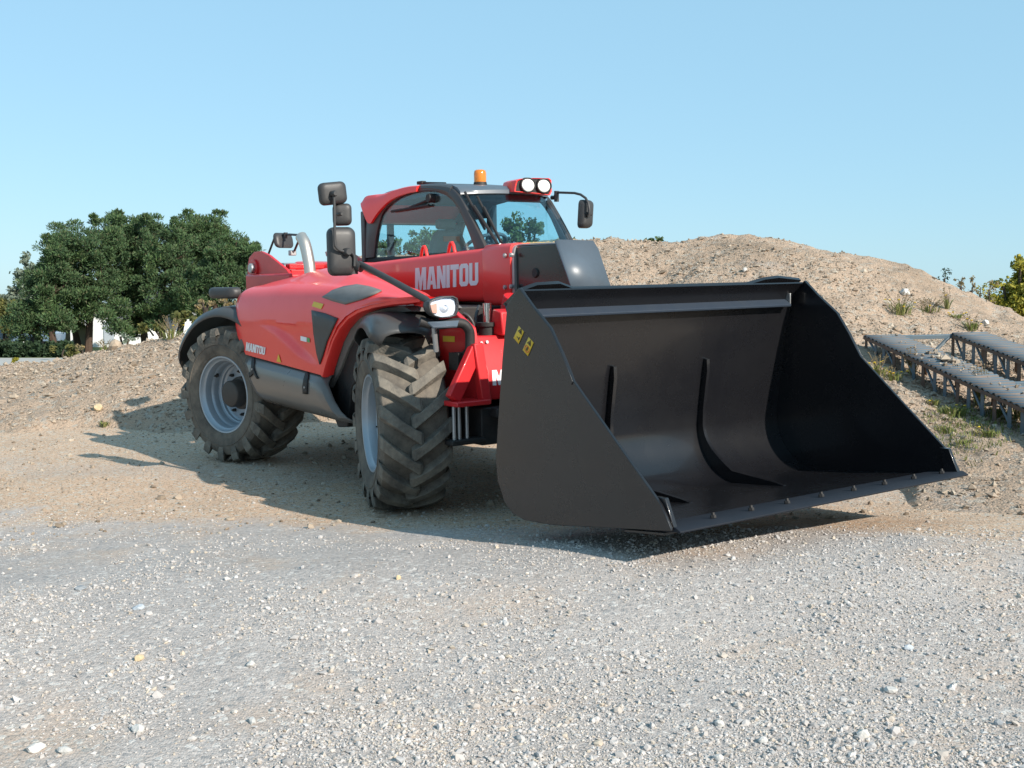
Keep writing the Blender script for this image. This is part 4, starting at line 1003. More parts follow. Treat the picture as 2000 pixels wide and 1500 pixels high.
# two stiffening ribs that follow the back, the bend and the floor
for y in (-.40, .43):
    line = [(1.662, 1.075)] + back[4:]
    inner, outerl = [], []
    L_ = [p for p in line if p[0] < 2.35]; L_.append((2.36, .299))
    cum = [0]
    for i in range(1, len(L_)): cum.append(cum[-1] + math.hypot(L_[i][0] - L_[i - 1][0], L_[i][1] - L_[i - 1][1]))
    ring0 = []
    for i, p in enumerate(L_):
        a = L_[max(i - 1, 0)]; b = L_[min(i + 1, len(L_) - 1)]; dx, dz = b[0] - a[0], b[1] - a[1]; l = math.hypot(dx, dz)
        h = min(.045, .03 + cum[i]) if cum[i] < .45 else .045 + .055 * math.exp(-((cum[i] - .80) / .25) ** 2)
        h = min(h, (cum[-1] - cum[i]) * .28 + .002)
        ring0.append(((p[0] - dz / l * h * -1 * -1, p[1] + dx / l * h), p))
    poly = [r[0] for r in ring0] + [(r[1][0] + .001, r[1][1] - .004) for r in ring0[::-1]]
    m = MB(); n_ = len(ring0)
    for sgn in (0,):
        vs = [(p[0], y - .013, p[1]) for p, _ in ring0] + [(p[0], y - .013, p[1]) for _, p in ring0] + [(p[0], y + .013, p[1]) for p, _ in ring0] + [(p[0], y + .013, p[1]) for _, p in ring0]
        fs = []
        for i in range(n_ - 1):
            fs += [(i, i + 1, n_ + i + 1, n_ + i), (2 * n_ + i, 3 * n_ + i, 3 * n_ + i + 1, 2 * n_ + i + 1), (i, 2 * n_ + i, 2 * n_ + i + 1, i + 1)]
        fs += [(0, n_, 3 * n_, 2 * n_), (n_ - 1, 3 * n_ - 1, 4 * n_ - 1, 2 * n_ - 1)]
        m.add(vs, fs)
    m.build('rib', BLACKP, bucket, 0, 35)
# cutting edge and its bolts
m = MB(); m.prism([(2.86, .340), (3.085, .369), (3.115, .367), (3.118, .377), (3.08, .393), (2.86, .366)], -HWB + .019, HWB + .004); m.build('cutting_edge', mat('worn_edge_black', (.012, .016, .023), .55, 0, 0, .12, (9., .3), None, (.02, .023, .03)), bucket, .002)
m = MB(); m.prism([(2.70, .318), (3.00, .352), (3.00, .338), (2.70, .304)], -HWB + .02, HWB - .02); m.build('wear_strip', BLACKP, bucket, .002)
for k in range(9):
    y = -1.195 + .2875 * k; m = MB(); c = Vector((3.03, y, .388)); m.cyl(c, c + Vector((-.003, 0, .015)), .016, 6); m.cyl(c + Vector((0, 0, .013)), c + Vector((-.004, 0, .028)), .009, 8); m.build('edge_bolt', DARK, bucket, 0, 30)
# carriage behind the bucket
m = MB()
for y in (-.36, .36): m.box((1.42, y, .85), (.32, .05, .75))
m.box((1.36, 0, .75), (.14, .8, .14)); m.box((1.36, 0, 1.1), (.12, .8, .12)); m.build('carriage', DARK, TH_, .01)
m = MB(); m.box((1.08, 0, 1.0), (.5, .22, .5)); m.build('carriage_arm', DARK, TH_, .02)
# stickers with their signs
def px_poly(name, pts, m, par, off, rings=2): return decal(name, pts, m, par, None, off, 2, rings, .0015, Y=-HWB)
def outline_px(name, pts, w_, m, par, off):
    c = (sum(p[0] for p in pts) / len(pts), sum(p[1] for p in pts) / len(pts)); mb = MB(); n = len(pts)
    o_ = [hit(u, v, Y=-HWB - off) for u, v in pts]; i_ = [hit(c[0] + (u - c[0]) * w_, c[1] + (v - c[1]) * w_, Y=-HWB - off) for u, v in pts]
    mb.add(o_ + i_, [(i, (i + 1) % n, n + (i + 1) % n, n + i) for i in range(n)]); return mb.build(name, m, par, 0, 0, thick=.001)
s1 = px_poly('warning_sticker', [(1015.3, 632.5), (1025, 644), (1013, 671.8), (1003, 660)], YEL, near_plate, .003)
s2 = px_poly('warning_sticker', [(1033.6, 655.8), (1043.3, 666.8), (1031, 695.5), (1020.8, 683.6)], YEL, near_plate, .003)
def moved(pts, du, dv): return [(u + du, v + dv) for u, v in pts]
tri = [(1011.5, 646.3), (1019, 641.2), (1018.5, 654.2)]
sym = [[(1014.6, 646), (1017.3, 645.2), (1017.4, 650.5), (1015.6, 648.8)]]
for st, du, dv in ((s1, 0, 0), (s2, 17.8, 23.0)):
    outline_px('sign_triangle', moved(tri, du, dv), .66, BLK, near_plate, .005)
    px_poly('sign_mark', moved(sym[0], du, dv), BLK, near_plate, .005)
px_poly('sign_mark', [(1009.4, 656.5), (1011, 658), (1013, 661), (1015.5, 658), (1014.6, 662), (1013.4, 664.6), (1012, 664), (1012.3, 661.8), (1009.6, 658)], BLK, near_plate, .005)
cc = (1029.2, 681.6); circ = [(cc[0] + 4.6 * math.cos(a) + 1.0 * math.sin(a), cc[1] + 7.2 * math.sin(a) + .8 * math.cos(a)) for a in [2 * math.pi * k / 20 for k in range(20)]]
outline_px('sign_circle', circ, .78, REDP, near_plate, .005)
px_poly('sign_mark', [(1028.3, 679.5), (1029, 677.5), (1029.6, 679), (1030.6, 677.8), (1031, 681.5), (1029.8, 685.5), (1027.6, 684), (1027.4, 681)], BLK, near_plate, .005)

# ------------------------------------------------------------------ steel ramps on the foot of the mound
def on_terrain(u, v, y0=2.5, y1=60):
    ys_ = np.linspace(y0, y1, 6000); d = ray(u, v); x_ = d.x / d.y * ys_; z_ = CAMH + d.z / d.y * ys_
    g_ = ground_h(x_, ys_); k = np.argmax(z_ < g_)
    return Vector((float(x_[k]), float(ys_[k]), float(g_[k])))
RA = Vector((3.95, 13.0, 1.255)); RD = Vector((.39, -3.2, -.565)).normalized(); RWD = Vector((.99, .12, .02)).normalized(); RN = RWD.cross(RD).normalized()
if RN.z < 0: RN = -RN
ramp = tag(empty('steel_ramp', RA), 'pair of corrugated blue-grey steel ramp tracks lying on legs at the foot of the mound', 'ramp')
def RP(a, b, c): return RD * a + RWD * b + RN * c      # along, across, up (local to the ramp's base)
def track(b0, a0, a1, wd=.42):
    m = MB(); pitch = .098; n = int((a1 - a0) / pitch)
    prof = []
    for k in range(n):
        s0 = a0 + k * pitch + random.uniform(-.008, .008); hj = random.uniform(.011, .022)
        prof += [(s0, 0), (s0 + .026, .0), (s0 + .042, hj), (s0 + .074, hj * .95)]
    prof.append((a0 + n * pitch, 0))
    m.loft([[RP(s, b0, h) for s, h in prof], [RP(s, b0 + wd * .5, h - .004) for s, h in prof], [RP(s, b0 + wd, h) for s, h in prof]], closed=False)
    dk = m.build('deck', [CORR, RIDGE], ramp, 0, 20, thick=.006); nf_ = len(prof) - 1
    dk.data.polygons.foreach_set('material_index', [1 if (i % nf_) % 4 == 3 else 0 for i in range(len(dk.data.polygons))])
    for b in (b0 + .012, b0 + wd - .012):
        m = MB(); m.loft([[RP(s, b + q, h) for q, h in ((-.012, -.004), (.012, -.004), (.012, -.038), (-.012, -.038))] for s in (a0, a1)]); m.build('edge_rail', RUST, ramp, .002)
    k = 0; a = a0 + .02
    while a < a1:
        for b, mt in ((b0 + .03, RUST), (b0 + wd - .03, RUST)):
            top = RP(a, b, -.03); wp = RA + top
            bot = gz(wp.x, wp.y) - .05 - RA.z
            sgn = 1 if k % 3 else -1
            m = MB(); q = Vector((top.x, top.y, bot)); e1, e2 = RD * .03, RWD * .004
            m.loft([[p - e1 - e2, p + e1 - e2, p + e1 + e2, p - e1 + e2] for p in (q, top)]); m.build('leg', CORR if k % 3 else RUST, ramp, .001)
        if k % 2 == 1:                        # slanting brace below the near edge
            t0, t1 = RP(a - .22, b0 + .05, -.05), RP(a, b0 + .05, -.05); wp = RA + t1; t1.z = gz(wp.x, wp.y) - RA.z + .02
            m = MB(); m.tube([t0, t1], .014, 5); m.build('brace', CORR, ramp)
        a += .21 if k % 2 else .25; k += 1
track(0, 0, 4.9); track(1.03, 0, 4.9)
for a in (.03, 2.35):
    m = MB(); m.loft([[RP(a, b, 0) + q for q in (RD * .022 + RN * .0, RD * -.022, RD * -.022 - RN * .045, RD * .022 - RN * .045)] for b in (.40, 1.05)]); m.build('cross_bar', CORR, ramp, .003)
    t0, t1 = RP(a + .01, 1.0, -.03), RP(a + .12, .62, -.34); m = MB(); m.tube([t0, t1], .022, 5); m.build('brace', CORR, ramp)
# rubble that lies on the near track
xr, yr, zr_ = [], [], []
for k in range(150):
    a = random.gauss(1.45, .28) if k < 95 else random.uniform(.1, 4.3); b = min(.40, max(.03, random.gauss(.26, .09)))
    p = RA + RP(a, b, .018); xr.append(p.x); yr.append(p.y); zr_.append(p.z)
zr_ = np.array(zr_)
tag(stones('rubble', np.array(xr), np.array(yr), .006 + .008 * RNG.exponential(1, 150), SOILST, 'oct', lambda x, y: zr_), 'small stones and earth lying on the near ramp track', 'rubble', kind='stuff')

# ------------------------------------------------------------------ vegetation
def rand_dirs(n):
    v = RNG.normal(0, 1, (n, 3)); return v / np.linalg.norm(v, axis=1, keepdims=True)
def leaf_cloud(centres, radii, per, size, flat=.75, shape='leaf', shellness=.5):
    """little faces spread through clumps; returns vertices and faces (quads)"""
    n = len(centres); N = n * per
    c = np.repeat(np.asarray(centres, float), per, 0); r = np.repeat(np.asarray(radii, float), per)
    d = rand_dirs(N); rad = r * RNG.uniform(0, 1, N) ** shellness
    p = c + d * rad[:, None] * np.array([1, 1, flat])
    s = size * RNG.uniform(.6, 1.4, N)
    if shape == 'needle':
        t = d * .8 + rand_dirs(N) * .7 + np.array([0, 0, .55]); t /= np.linalg.norm(t, axis=1, keepdims=True)
        q = np.cross(t, rand_dirs(N)); q /= np.linalg.norm(q, axis=1, keepdims=True) + 1e-9
        a = t * s[:, None]; b = q * (s * .17)[:, None]
        V = np.stack([p - b * .4, p + a * .55 - b, p + a * 1.1, p + a * .55 + b], 1)
    else:
        t = rand_dirs(N); q = np.cross(t, rand_dirs(N)); q /= np.linalg.norm(q, axis=1, keepdims=True) + 1e-9
        a = t * s[:, None] * .5; b = q * (s * .34)[:, None]
        V = np.stack([p - a, p - b, p + a, p + b], 1)
    return V.reshape(-1, 3), np.arange(N * 4).reshape(N, 4)
PINEM = island_mat('pine_needles', [(.050, .098, .044), (.072, .132, .052), (.096, .166, .058), (.060, .116, .050), (.130, .192, .068), (.084, .130, .062), (.135, .128, .068)], .7, .2, (.7, (.026, .056, .040), .42))  # needle colours lightened to paint in the thin haze of distance
GREENM = island_mat('green_leaves', [(.05, .085, .03), (.075, .12, .04), (.10, .14, .05), (.065, .10, .035)], .65, .25)
SILVM = island_mat('silver_leaves', [(.16, .20, .15), (.20, .24, .18), (.12, .16, .12), (.24, .27, .21)], .65, .2)
YELM = island_mat('autumn_leaves', [(.27, .26, .035), (.36, .32, .045), (.19, .21, .04), (.46, .38, .06), (.14, .17, .04)], .65, .3)
PALEYM = island_mat('dry_autumn_leaves', [(.24, .20, .12), (.28, .22, .10), (.20, .18, .13), (.30, .20, .07)], .7, .3)
HEDGEM = island_mat('hedge_leaves', [(.018, .036, .018), (.030, .055, .024), (.024, .044, .02)], .7, .1)
OLIVEM = island_mat('olive_shrub_leaves', [(.09, .105, .035), (.14, .14, .045), (.07, .085, .03), (.19, .17, .05)], .7, .2)
BARK = mat('bark', (.075, .058, .045), .9, 0, 0, .2, (4., .25), (12, .5, .03), (.045, .036, .03))
BARKP = mat('pine_bark', (.095, .062, .045), .9, 0, 0, .2, (3., .25), (10, .5, .03), (.05, .036, .03))
def limbs(m, base, tops, r0, bend=.3):
    for t, r in tops:
        b = Vector(base); t = Vector(t); mid = b.lerp(t, .5) + Vector((random.uniform(-bend, bend), random.uniform(-bend, bend), random.uniform(0, bend)))
        P = crom([b, mid, t], 4); m.tube(P, [r0 + (r - r0) * i / (len(P) - 1) for i in range(len(P))], 7)
def pine(label, trunk, y, ells, lean=None, group='pine trees behind the earth bank', per=270):
    """trunk: photo column and row of the foot; ells: crown masses as (column, row, half width, half height)"""
    f0 = at(trunk[0], trunk[1], y); f0.z = min(f0.z, gz(f0.x, f0.y)) - .1 if f0.z < .6 else f0.z
    f0.z = gz(f0.x, f0.y) - .1
    root = tag(empty('pine_tree', f0), label, 'tree', group)
    m = MB(); cs, rs = [], []
    k = y / F
    first = True
    for (u, v, hw, hh) in ells:
        c = at(u, v, y) - f0; a, b = hw * k, hh * k; dep = max(a, .8) * 1.0
        nclump = max(6, int(9.4 * a * b / .30))
        for i in range(nclump):
            d = rand_dirs(1)[0]; q = random.random() ** .38
            p = c + Vector((d[0] * a * q, d[1] * dep * q, d[2] * b * q)); cs.append(p); rs.append(random.uniform(.26, .46))
            if random.random() < .16:       # ragged outline: small sprays that stick out
                p2 = c + Vector((d[0] * a, d[1] * dep, abs(d[2]) * b)) * 1 + Vector((d[0] * a, d[1] * dep, abs(d[2]) * b)) * random.uniform(.08, .28); cs.append(p2); rs.append(random.uniform(.10, .2))
            if random.random() < .15 and q > .6:
                st = c + Vector((0, 0, -b * .6)); m.tube([st, st.lerp(p, .55) + Vector((0, 0, -.08)), p], [.05, .03, .012], 5)
        tip = c + Vector((0, 0, -b * .2))
        limbs(m, (0, 0, 0) if first else f1, [(tip, .05)], .17 * (1 if first else .6), .18)
        if first: f1 = Vector(tip) * .55; first = False
    m.build('trunk', BARKP, root, 0, 50)
    V_, F_ = leaf_cloud([tuple(p) for p in cs], rs, per, .115, .58, 'needle', .45)
    raw('crown', V_, F_, PINEM, root)
pine('leftmost dark pine with low drooping crown and thin trunk', (108, 700), 45, [(80, 570, 40, 40), (40, 640, 30, 18), (108, 545, 36, 40), (52, 600, 30, 24), (118, 500, 32, 36), (95, 600, 50, 36), (66, 632, 36, 20), (110, 640, 34, 16)])
pine('broad pine with thick forked trunk standing before the white house', (172, 690), 46, [(175, 475, 62, 45), (140, 520, 50, 50), (205, 540, 50, 45), (160, 580, 55, 35), (215, 612, 45, 26), (130, 622, 44, 20), (235, 640, 26, 12)])
pine('pine with a leaning slanting trunk beside the forked pine', (158, 688), 47.5, [(118, 560, 48, 50), (120, 470, 30, 28), (85, 610, 32, 28)])
pine('tall pine in the middle of the clump with the highest crown tip', (285, 665), 48, [(275, 450, 58, 38), (230, 470, 45, 42), (300, 510, 60, 45), (250, 560, 50, 40), (275, 610, 44, 28), (262, 642, 24, 14), (222, 428, 8, 12), (245, 520, 40, 50)])
pine('pine with a crooked reddish trunk right of the clump centre', (318, 660), 47, [(330, 490, 52, 45), (335, 550, 55, 45), (320, 604, 44, 24), (300, 636, 22, 10), (350, 600, 40, 26)])
pine('pine with rounded high crown behind the exhaust side of the clump', (343, 655), 50, [(395, 450, 50, 36), (420, 480, 55, 42), (370, 470, 40, 40), (390, 540, 50, 45)])
pine('rightmost pine reaching behind the red machine', (374, 650), 46, [(450, 500, 48, 40), (470, 540, 40, 45), (430, 560, 55, 40), (400, 598, 45, 22), (488, 500, 22, 22), (385, 570, 40, 35), (430, 520, 45, 45)])
def leafy(name, label, foot, y, ells, m, leaf=.14, per=60, dens=4.5, group=None, cat='tree', trunk_r=.09, flat=.85, crad=(.2, .45), z0=None, sh=.5, thin=1.):
    f0 = at(foot[0], foot[1], y); f0.z = gz(f0.x, f0.y) - .05 if z0 is None else z0
    root = tag(empty(name, f0), label, cat, group); mb = MB(); cs, rs = [], []; k = y / F
    for (u, v, hw, hh) in ells:
        c = at(u, v, y) - f0; a, b = hw * k, hh * k; dep = max(a, .4)
        for i in range(max(4, int(dens * a * b / .3))):
            d = rand_dirs(1)[0]; q = random.random() ** .45
            cs.append(c + Vector((d[0] * a * q, d[1] * dep * q, d[2] * b * q))); rs.append(random.uniform(*crad) * min(1, .35 + a))
            if random.random() < .2: mb.tube([c + Vector((0, 0, -b)), (c + cs[-1]) / 2, cs[-1]], [.03 * thin, .02 * thin, .006 * thin], 4)
        limbs(mb, (0, 0, 0), [(c, .03 * thin)], trunk_r, .1 * thin)
    mb.build('trunk' if cat == 'tree' else 'stem', BARK, root, 0, 50)
    V_, F_ = leaf_cloud([tuple(p) for p in cs], rs, per, leaf, flat, 'leaf', sh)
    raw('crown' if cat == 'tree' else 'foliage', V_, F_, m, root); return root
leafy('poplar', 'tall silvery grey-green tree at the left edge behind the pines', (45, 690), 62, [(55, 535, 22, 36), (38, 585, 26, 45), (62, 580, 30, 60), (28, 620, 22, 40), (15, 600, 20, 24)], SILVM, .2, 60, 9)
leafy('poplar', 'small silvery grey tree cut off by the left edge of the picture', (6, 690), 66, [(8, 605, 14, 34), (-5, 640, 22, 30)], SILVM, .2, 60, 9)
leafy('autumn_tree', 'low yellow-green tree at the left edge under the silvery trees', (8, 690), 54, [(8, 600, 26, 18), (14, 625, 26, 26), (-10, 620, 30, 40)], OLIVEM, .16, 70, 14)
leafy('shrub', 'yellow-green leaves hanging in front of the blue car', (62, 690), 52, [(52, 640, 16, 20), (72, 655, 10, 14), (35, 650, 12, 18)], OLIVEM, .2, 50, 4, None, 'shrub', .05)
leafy('shrub', 'olive brown shrub on the bank in front of the white canopy', (128, 697), 40, [(125, 683, 22, 14), (142, 688, 14, 10)], OLIVEM, .14, 60, 6, None, 'shrub', .03, .8, (.12, .25))
leafy('shrub', 'dark leafless shrub at the foot of the forked pine', (165, 688), 38, [(160, 678, 16, 13)], PALEYM, .07, 26, 4, None, 'shrub', .02, .8, (.1, .2))
leafy('shrub', 'pale seed-headed shrub behind the boulder on the bank', (238, 672), 30, [(235, 657, 16, 14), (250, 662, 10, 10)], SILVM, .06, 30, 5, None, 'shrub', .02, .8, (.1, .2))
leafy('shrub', 'bright green shrub between the pine trunks above the bank', (345, 648), 34, [(350, 625, 32, 22), (300, 640, 22, 16), (395, 612, 26, 18)], OLIVEM, .12, 70, 7, None, 'shrub', .03, .8, (.15, .3))
leafy('shrub', 'dry yellow-flowered weeds above the rear wheel arch', (405, 625), 22, [(400, 600, 26, 16), (440, 590, 24, 16), (455, 600, 20, 14)], PALEYM, .06, 60, 9, None, 'shrub', .015, .8, (.08, .18))
leafy('broadleaf_tree', 'green tree seen through the windscreen of the cab', (1020, 520), 34, [(1020, 455, 46, 30), (1000, 440, 25, 18), (1045, 445, 22, 20), (1015, 490, 50, 30)], GREENM, .10, 60, 16, None, 'tree', .07, .9, (.12, .3))
leafy('broadleaf_tree', 'green tree seen through the rear part of the cab side window', (755, 530), 33, [(755, 490, 34, 22), (770, 475, 20, 12), (745, 510, 34, 22)], GREENM, .10, 60, 16, None, 'tree', .07, .9, (.12, .3))
leafy('broadleaf_tree', 'taller green tree seen through the middle of the cab side window', (825, 530), 35, [(825, 470, 34, 30), (840, 455, 18, 18), (815, 495, 42, 25)], GREENM, .10, 60, 16, None, 'tree', .07, .9, (.12, .3))
leafy('broadleaf_tree', 'treetop just showing over the mound beside the black nose plate', (1160, 520), 32, [(1150, 476, 40, 9), (1185, 474, 12, 5)], GREENM, .11, 26, 8, None, 'tree', .05, .8, (.12, .25))
leafy('broadleaf_tree', 'small treetop showing over the crest of the mound left of its summit', (1280, 510), 30, [(1282, 470, 16, 8), (1262, 473, 7, 3), (1280, 500, 10, 14)], GREENM, .11, 30, 14, None, 'tree', .05, .8, (.12, .25))
leafy('autumn_tree', 'yellow-green autumn tree at the right edge behind the mound', (1990, 640), 27, [(1990, 590, 52, 44), (1965, 595, 34, 30), (2040, 580, 60, 60), (1985, 585, 45, 34), (2030, 560, 50, 50), (1965, 600, 30, 20), (1993, 520, 16, 18), (2020, 515, 30, 24), (1960, 560, 18, 12), (1975, 610, 40, 30)], YELM, .085, 75, 34, None, 'tree', .07, .9, (.12, .28))
for u, v, h_, mt, lab in ((1846, 537, 13, HEDGEM, 'tiny dark conifer tip peeping over the right shoulder of the mound'), (1878, 550, 13, PALEYM, 'first pale autumn sapling from the conifer tip on the mound skyline'), (1900, 556, 13, PALEYM, 'greyish sapling in the middle of the row on the mound skyline'),
                          (1915, 566, 15, YELM, 'yellowing sapling just left of the tallest pale sapling on the skyline'), (1934, 562, 17, PALEYM, 'tall pale sapling nearest the yellow-green autumn tree')):
    leafy('sapling', lab, (u, v + 70), 25, [(u, v - h_ * .3, 3, h_ * .9), (u - 2, v + h_ * .5, 6, h_), (u + 1, v + h_ + 12, 11, h_), (u + 2, v + h_ + 30, 14, 16)], mt, .045, 16, 30, 'saplings behind the right shoulder of the mound', 'sapling', .014, 1, (.08, .2), thin=.3)
# low dark hedge and lawn strip beyond the road
f0 = at(60, 700, 43); hz_ = gz(f0.x, f0.y)
hd = tag(empty('hedge', (f0.x - 2, 43.5, hz_)), 'low dark green clipped hedge beyond the pale road at the left', 'hedge')
cs = [(random.uniform(-6, 3.2), random.uniform(-.5, .5), random.uniform(.0, .5)) for k in range(260)]
V_, F_ = leaf_cloud(cs, [.22] * 260, 70, .13, .9); raw('foliage', V_, F_, HEDGEM, hd)
leafy('shrub', 'small yellow bush on the near edge of the pale road', (28, 714), 30, [(28, 706, 5, 7)], YELM, .07, 60, 30, None, 'shrub', .02, 1, (.06, .12))

# ------------------------------------------------------------------ houses and car beyond the pines
WALL = mat('white_render', (.74, .74, .73), .8, 0, 0, .3, (2., .3), None, (.68, .68, .67))
ROOFM = mat('grey_roof', (.20, .20, .21), .7, 0, 0, .3, (3., .3), None, (.15, .15, .16))
WINM = mat('window_glass', (.05, .065, .08), .12)
DOORM = mat('grey_door', (.38, .42, .46), .6)
CLOTH = mat('blue_grey_car_paint', (.14, .21, .30), .35, 0, .5)
p = at(190, 682, 58); hs = tag(empty('house', (p.x, 58, 0)), 'white gabled house wall behind the forked pine', 'house')
m = MB(); m.prism([(-.45, 0), (1.05, 0), (1.05, 1.5), (.30, 2.0), (-.45, 1.5)], 0, 6); m.build('wall', WALL, hs, .02)
m = MB(); m.loft([[(-.6, -.25, 1.45), (.3, -.25, 2.09), (1.2, -.25, 1.45), (1.2, -.25, 1.37), (.3, -.25, 2.01), (-.6, -.25, 1.37)], [(-.6, 6.2, 1.45), (.3, 6.2, 2.09), (1.2, 6.2, 1.45), (1.2, 6.2, 1.37), (.3, 6.2, 2.01), (-.6, 6.2, 1.37)]]); m.build('roof', ROOFM, hs, .01)
m = MB(); m.box((.62, -.03, .75), (.5, .06, 1.1)); m.build('door', DOORM, hs, .005)
p = at(118, 690, 60); cpt = tag(empty('carport', (p.x, 60, 0)), 'open white canopy on thin posts left of the white house', 'carport')
m = MB(); m.box((-1.0, 1.5, 1.36), (4.2, 3.2, .22)); m.add([(1.1, -.1, 1.47), (1.1, 3.1, 1.47), (2.1, 3.1, .75), (2.1, -.1, .75), (1.1, -.1, 1.27), (1.1, 3.1, 1.27), (2.0, 3.1, .60), (2.0, -.1, .60)], [(0, 1, 2, 3), (4, 7, 6, 5), (0, 3, 7, 4), (1, 5, 6, 2), (3, 2, 6, 7), (0, 4, 5, 1)]); m.build('roof', WALL, cpt)
for x_ in (-2.9, -1.9, -.75, .6): m = MB(); m.box((x_, .0, .62), (.09, .09, 1.25)); m.build('post', WALL, cpt)
m = MB(); m.box((-1.0, 3.0, .6), (4.0, .1, 1.2)); m.build('back_wall', mat('tan_panel', (.34, .30, .22), .8), cpt)
p = at(285, 660, 64); h2 = tag(empty('house', (p.x, 64, 0)), 'second white house glimpsed between the middle pine trunks', 'house')
m = MB(); m.box((.6, 2.5, 1.0), (3.0, 5, 2.0)); m.build('wall', WALL, h2)
m = MB(); m.prism([(-.4, 1.95), (5.4, 1.95), (2.5, 3.0)], -1.1, 2.3, 'X'); m.build('roof', ROOFM, h2)
for x_ in (-.2, 1.4): 
    m = MB(); m.box((x_, -.02, 1.2), (.8, .06, .9)); wn = m.build('window', DOORM, h2); m = MB(); m.box((x_, -.06, 1.2), (.66, .02, .76)); m.build('pane', WINM, wn)
p = at(35, 690, 56); car = tag(empty('car', (p.x, 56, gz(p.x, 56))), 'blue car half hidden by the hedge at the left edge', 'car')
m = MB(); m.loft([[(x_, y_, z_) for x_, z_ in ((-2.0, .35), (2.0, .35), (2.05, .75), (1.2, .9), (.7, 1.32 - .06 * abs(s)), (-.9, 1.36 - .06 * abs(s)), (-1.6, .95), (-2.0, .85))] for s, y_ in ((-1, -.8), (0, 0), (1, .8))]); m.build('body', CLOTH, car, .03, 40)
m = MB(); m.add([(1.05, -.815, .92), (.66, -.80, 1.24), (-.8, -.80, 1.27), (-1.4, -.815, .96)], [(0, 1, 2, 3)]); m.build('window', WINM, car, 0, 0, thick=.02)
for x_ in (-1.25, 1.25):
    for y_ in (-.78, .78): m = MB(); m.cyl((x_, y_ - .09, .32), (x_, y_ + .09, .32), .32, 18); m.build('wheel', DARK, car, 0, 30)

# ------------------------------------------------------------------ weeds and grass on the earth
WEEDM = island_mat('weed_leaves', [(.13, .17, .045), (.19, .22, .06), (.10, .14, .045), (.24, .24, .085), (.28, .24, .11)], .7, .25)
DRYM = island_mat('dry_stalks', [(.22, .17, .10), (.28, .22, .13), (.16, .13, .085)], .85, .1)
FLOWM = mat('yellow_petals', (.80, .55, .03), .6)
def blades(m, n, h_, spread, wd, lean=.8):
    for k in range(n):
        a = random.uniform(0, 6.283); r = spread * random.random() ** .7; hh = h_ * random.uniform(.45, 1.1); l = lean * random.uniform(.2, 1.1) * hh
        b = Vector((math.cos(a) * r * .5, math.sin(a) * r * .5, -.01)); o = Vector((math.cos(a + random.uniform(-.8, .8)), math.sin(a + random.uniform(-.8, .8)), 0)); s = Vector((-o.y, o.x, 0)) * wd * random.uniform(.6, 1.3)
        mid = b + o * l * .4 + Vector((0, 0, hh * .65)); tip = b + o * l + Vector((0, 0, hh * random.uniform(.7, 1.0)))
        m.add([b - s * .6, b + s * .6, mid + s, mid - s, tip], [(0, 1, 2, 3), (3, 2, 4)])
def weed(label, u, v, h_, spread, n, flowers=0, dry=0, wd=.008, p=None):
    h_ *= .85; p = p or on_terrain(u, v); e = tag(empty('weed', p), label, 'weed', None)
    heads = []
    for k in range(flowers):
        a = random.uniform(0, 6.28); heads.append(Vector((math.cos(a) * spread * random.uniform(.3, .9), math.sin(a) * spread * random.uniform(.3, .9), h_ * random.uniform(.5, 1.0))))
    if n:
        m = MB(); blades(m, n, h_, spread, wd * .7)
        for t in heads: m.tube([(0, 0, 0), t * .6, t], .0025, 4)
        m.build('leaves', WEEDM, e, 0, 0)
    if dry:
        m = MB()
        for k in range(dry):
            a = random.uniform(0, 6.28); t = Vector((math.cos(a) * spread * random.uniform(.2, .9), math.sin(a) * spread * random.uniform(.2, .9), h_ * random.uniform(1., 1.7)))
            m.tube([(t.x * .15, t.y * .15, -.01), (t.x * .4, t.y * .4, t.z * .5), t], [.004, .0032, .002], 4)
            for j in range(7): q = t * random.uniform(.55, 1.0); d = Vector((random.uniform(-1, 1), random.uniform(-1, 1), random.uniform(-.3, 1))) * .018; m.add([q, q + d + Vector((.007, 0, .004)), q + d * 1.5, q + d + Vector((-.005, .005, -.004))], [(0, 1, 2, 3)])
        m.build('stalks', DRYM, e, 0, 0)
    for t in heads:
        m = MB(); m.lathe([(0, .008), (.012, .004), (.016, -.002), (0, -.005)], 8, Matrix.Translation(t) @ Matrix.Rotation(R(70), 4, 'X')); m.build('flower', FLOWM, e, 0, 0)
    return e
weed('lone green tuft on the sand at the edge of the machine shadow', 205, 833, .09, .10, 60)
weed('yellow-flowered weed highest on the right slope of the mound', 1758, 615, .24, .28, 90, 6, 10)
weed('dry brown weed patch right of the yellow-flowered weed on the slope', 1815, 610, .14, .30, 40, 2, 22)
weed('thin upright weed on the slope above the ramps', 1850, 603, .22, .10, 26, 2, 6)
weed('flat weed with yellow leaves on the slope above the far ramp', 1868, 622, .10, .16, 36, 5)
weed('bushy weed right behind the far ramp track', 1897, 645, .18, .16, 80, 3, 5)
weed('yellow-flowered weed at the near end leg of the ramp', 1715, 735, .18, .20, 50, 7, 10)
weed('low flowering weed under the second ramp leg', 1745, 742, .13, .20, 60, 6, 5)
weed('dry stalks rising beside the middle of the near ramp track', 1783, 732, .20, .13, 14, 3, 16)
weed('bright green grass tuft nearest the bucket side edge', 1822, 792, .10, .12, 70, 1)
weed('large bright green grass clump in front of the near ramp', 1862, 812, .13, .26, 200, 2)
weed('tall dry stalks in front of the near ramp legs', 1915, 792, .30, .10, 30, 2, 14)
weed('green leafy weed under the ramp at the right', 1948, 815, .13, .15, 110, 1, 3)
weed('withered weed at the right edge under the ramp', 1988, 820, .16, .14, 30, 0, 14)
weed('grey-green weed lower on the slope right of the bucket', 1845, 845, .08, .18, 80)
weed('small green weed lowest of those right of the bucket', 1885, 868, .07, .14, 70)
weed('sparse grass right of the lowest green weed', 1932, 852, .09, .2, 80, 1, 3)
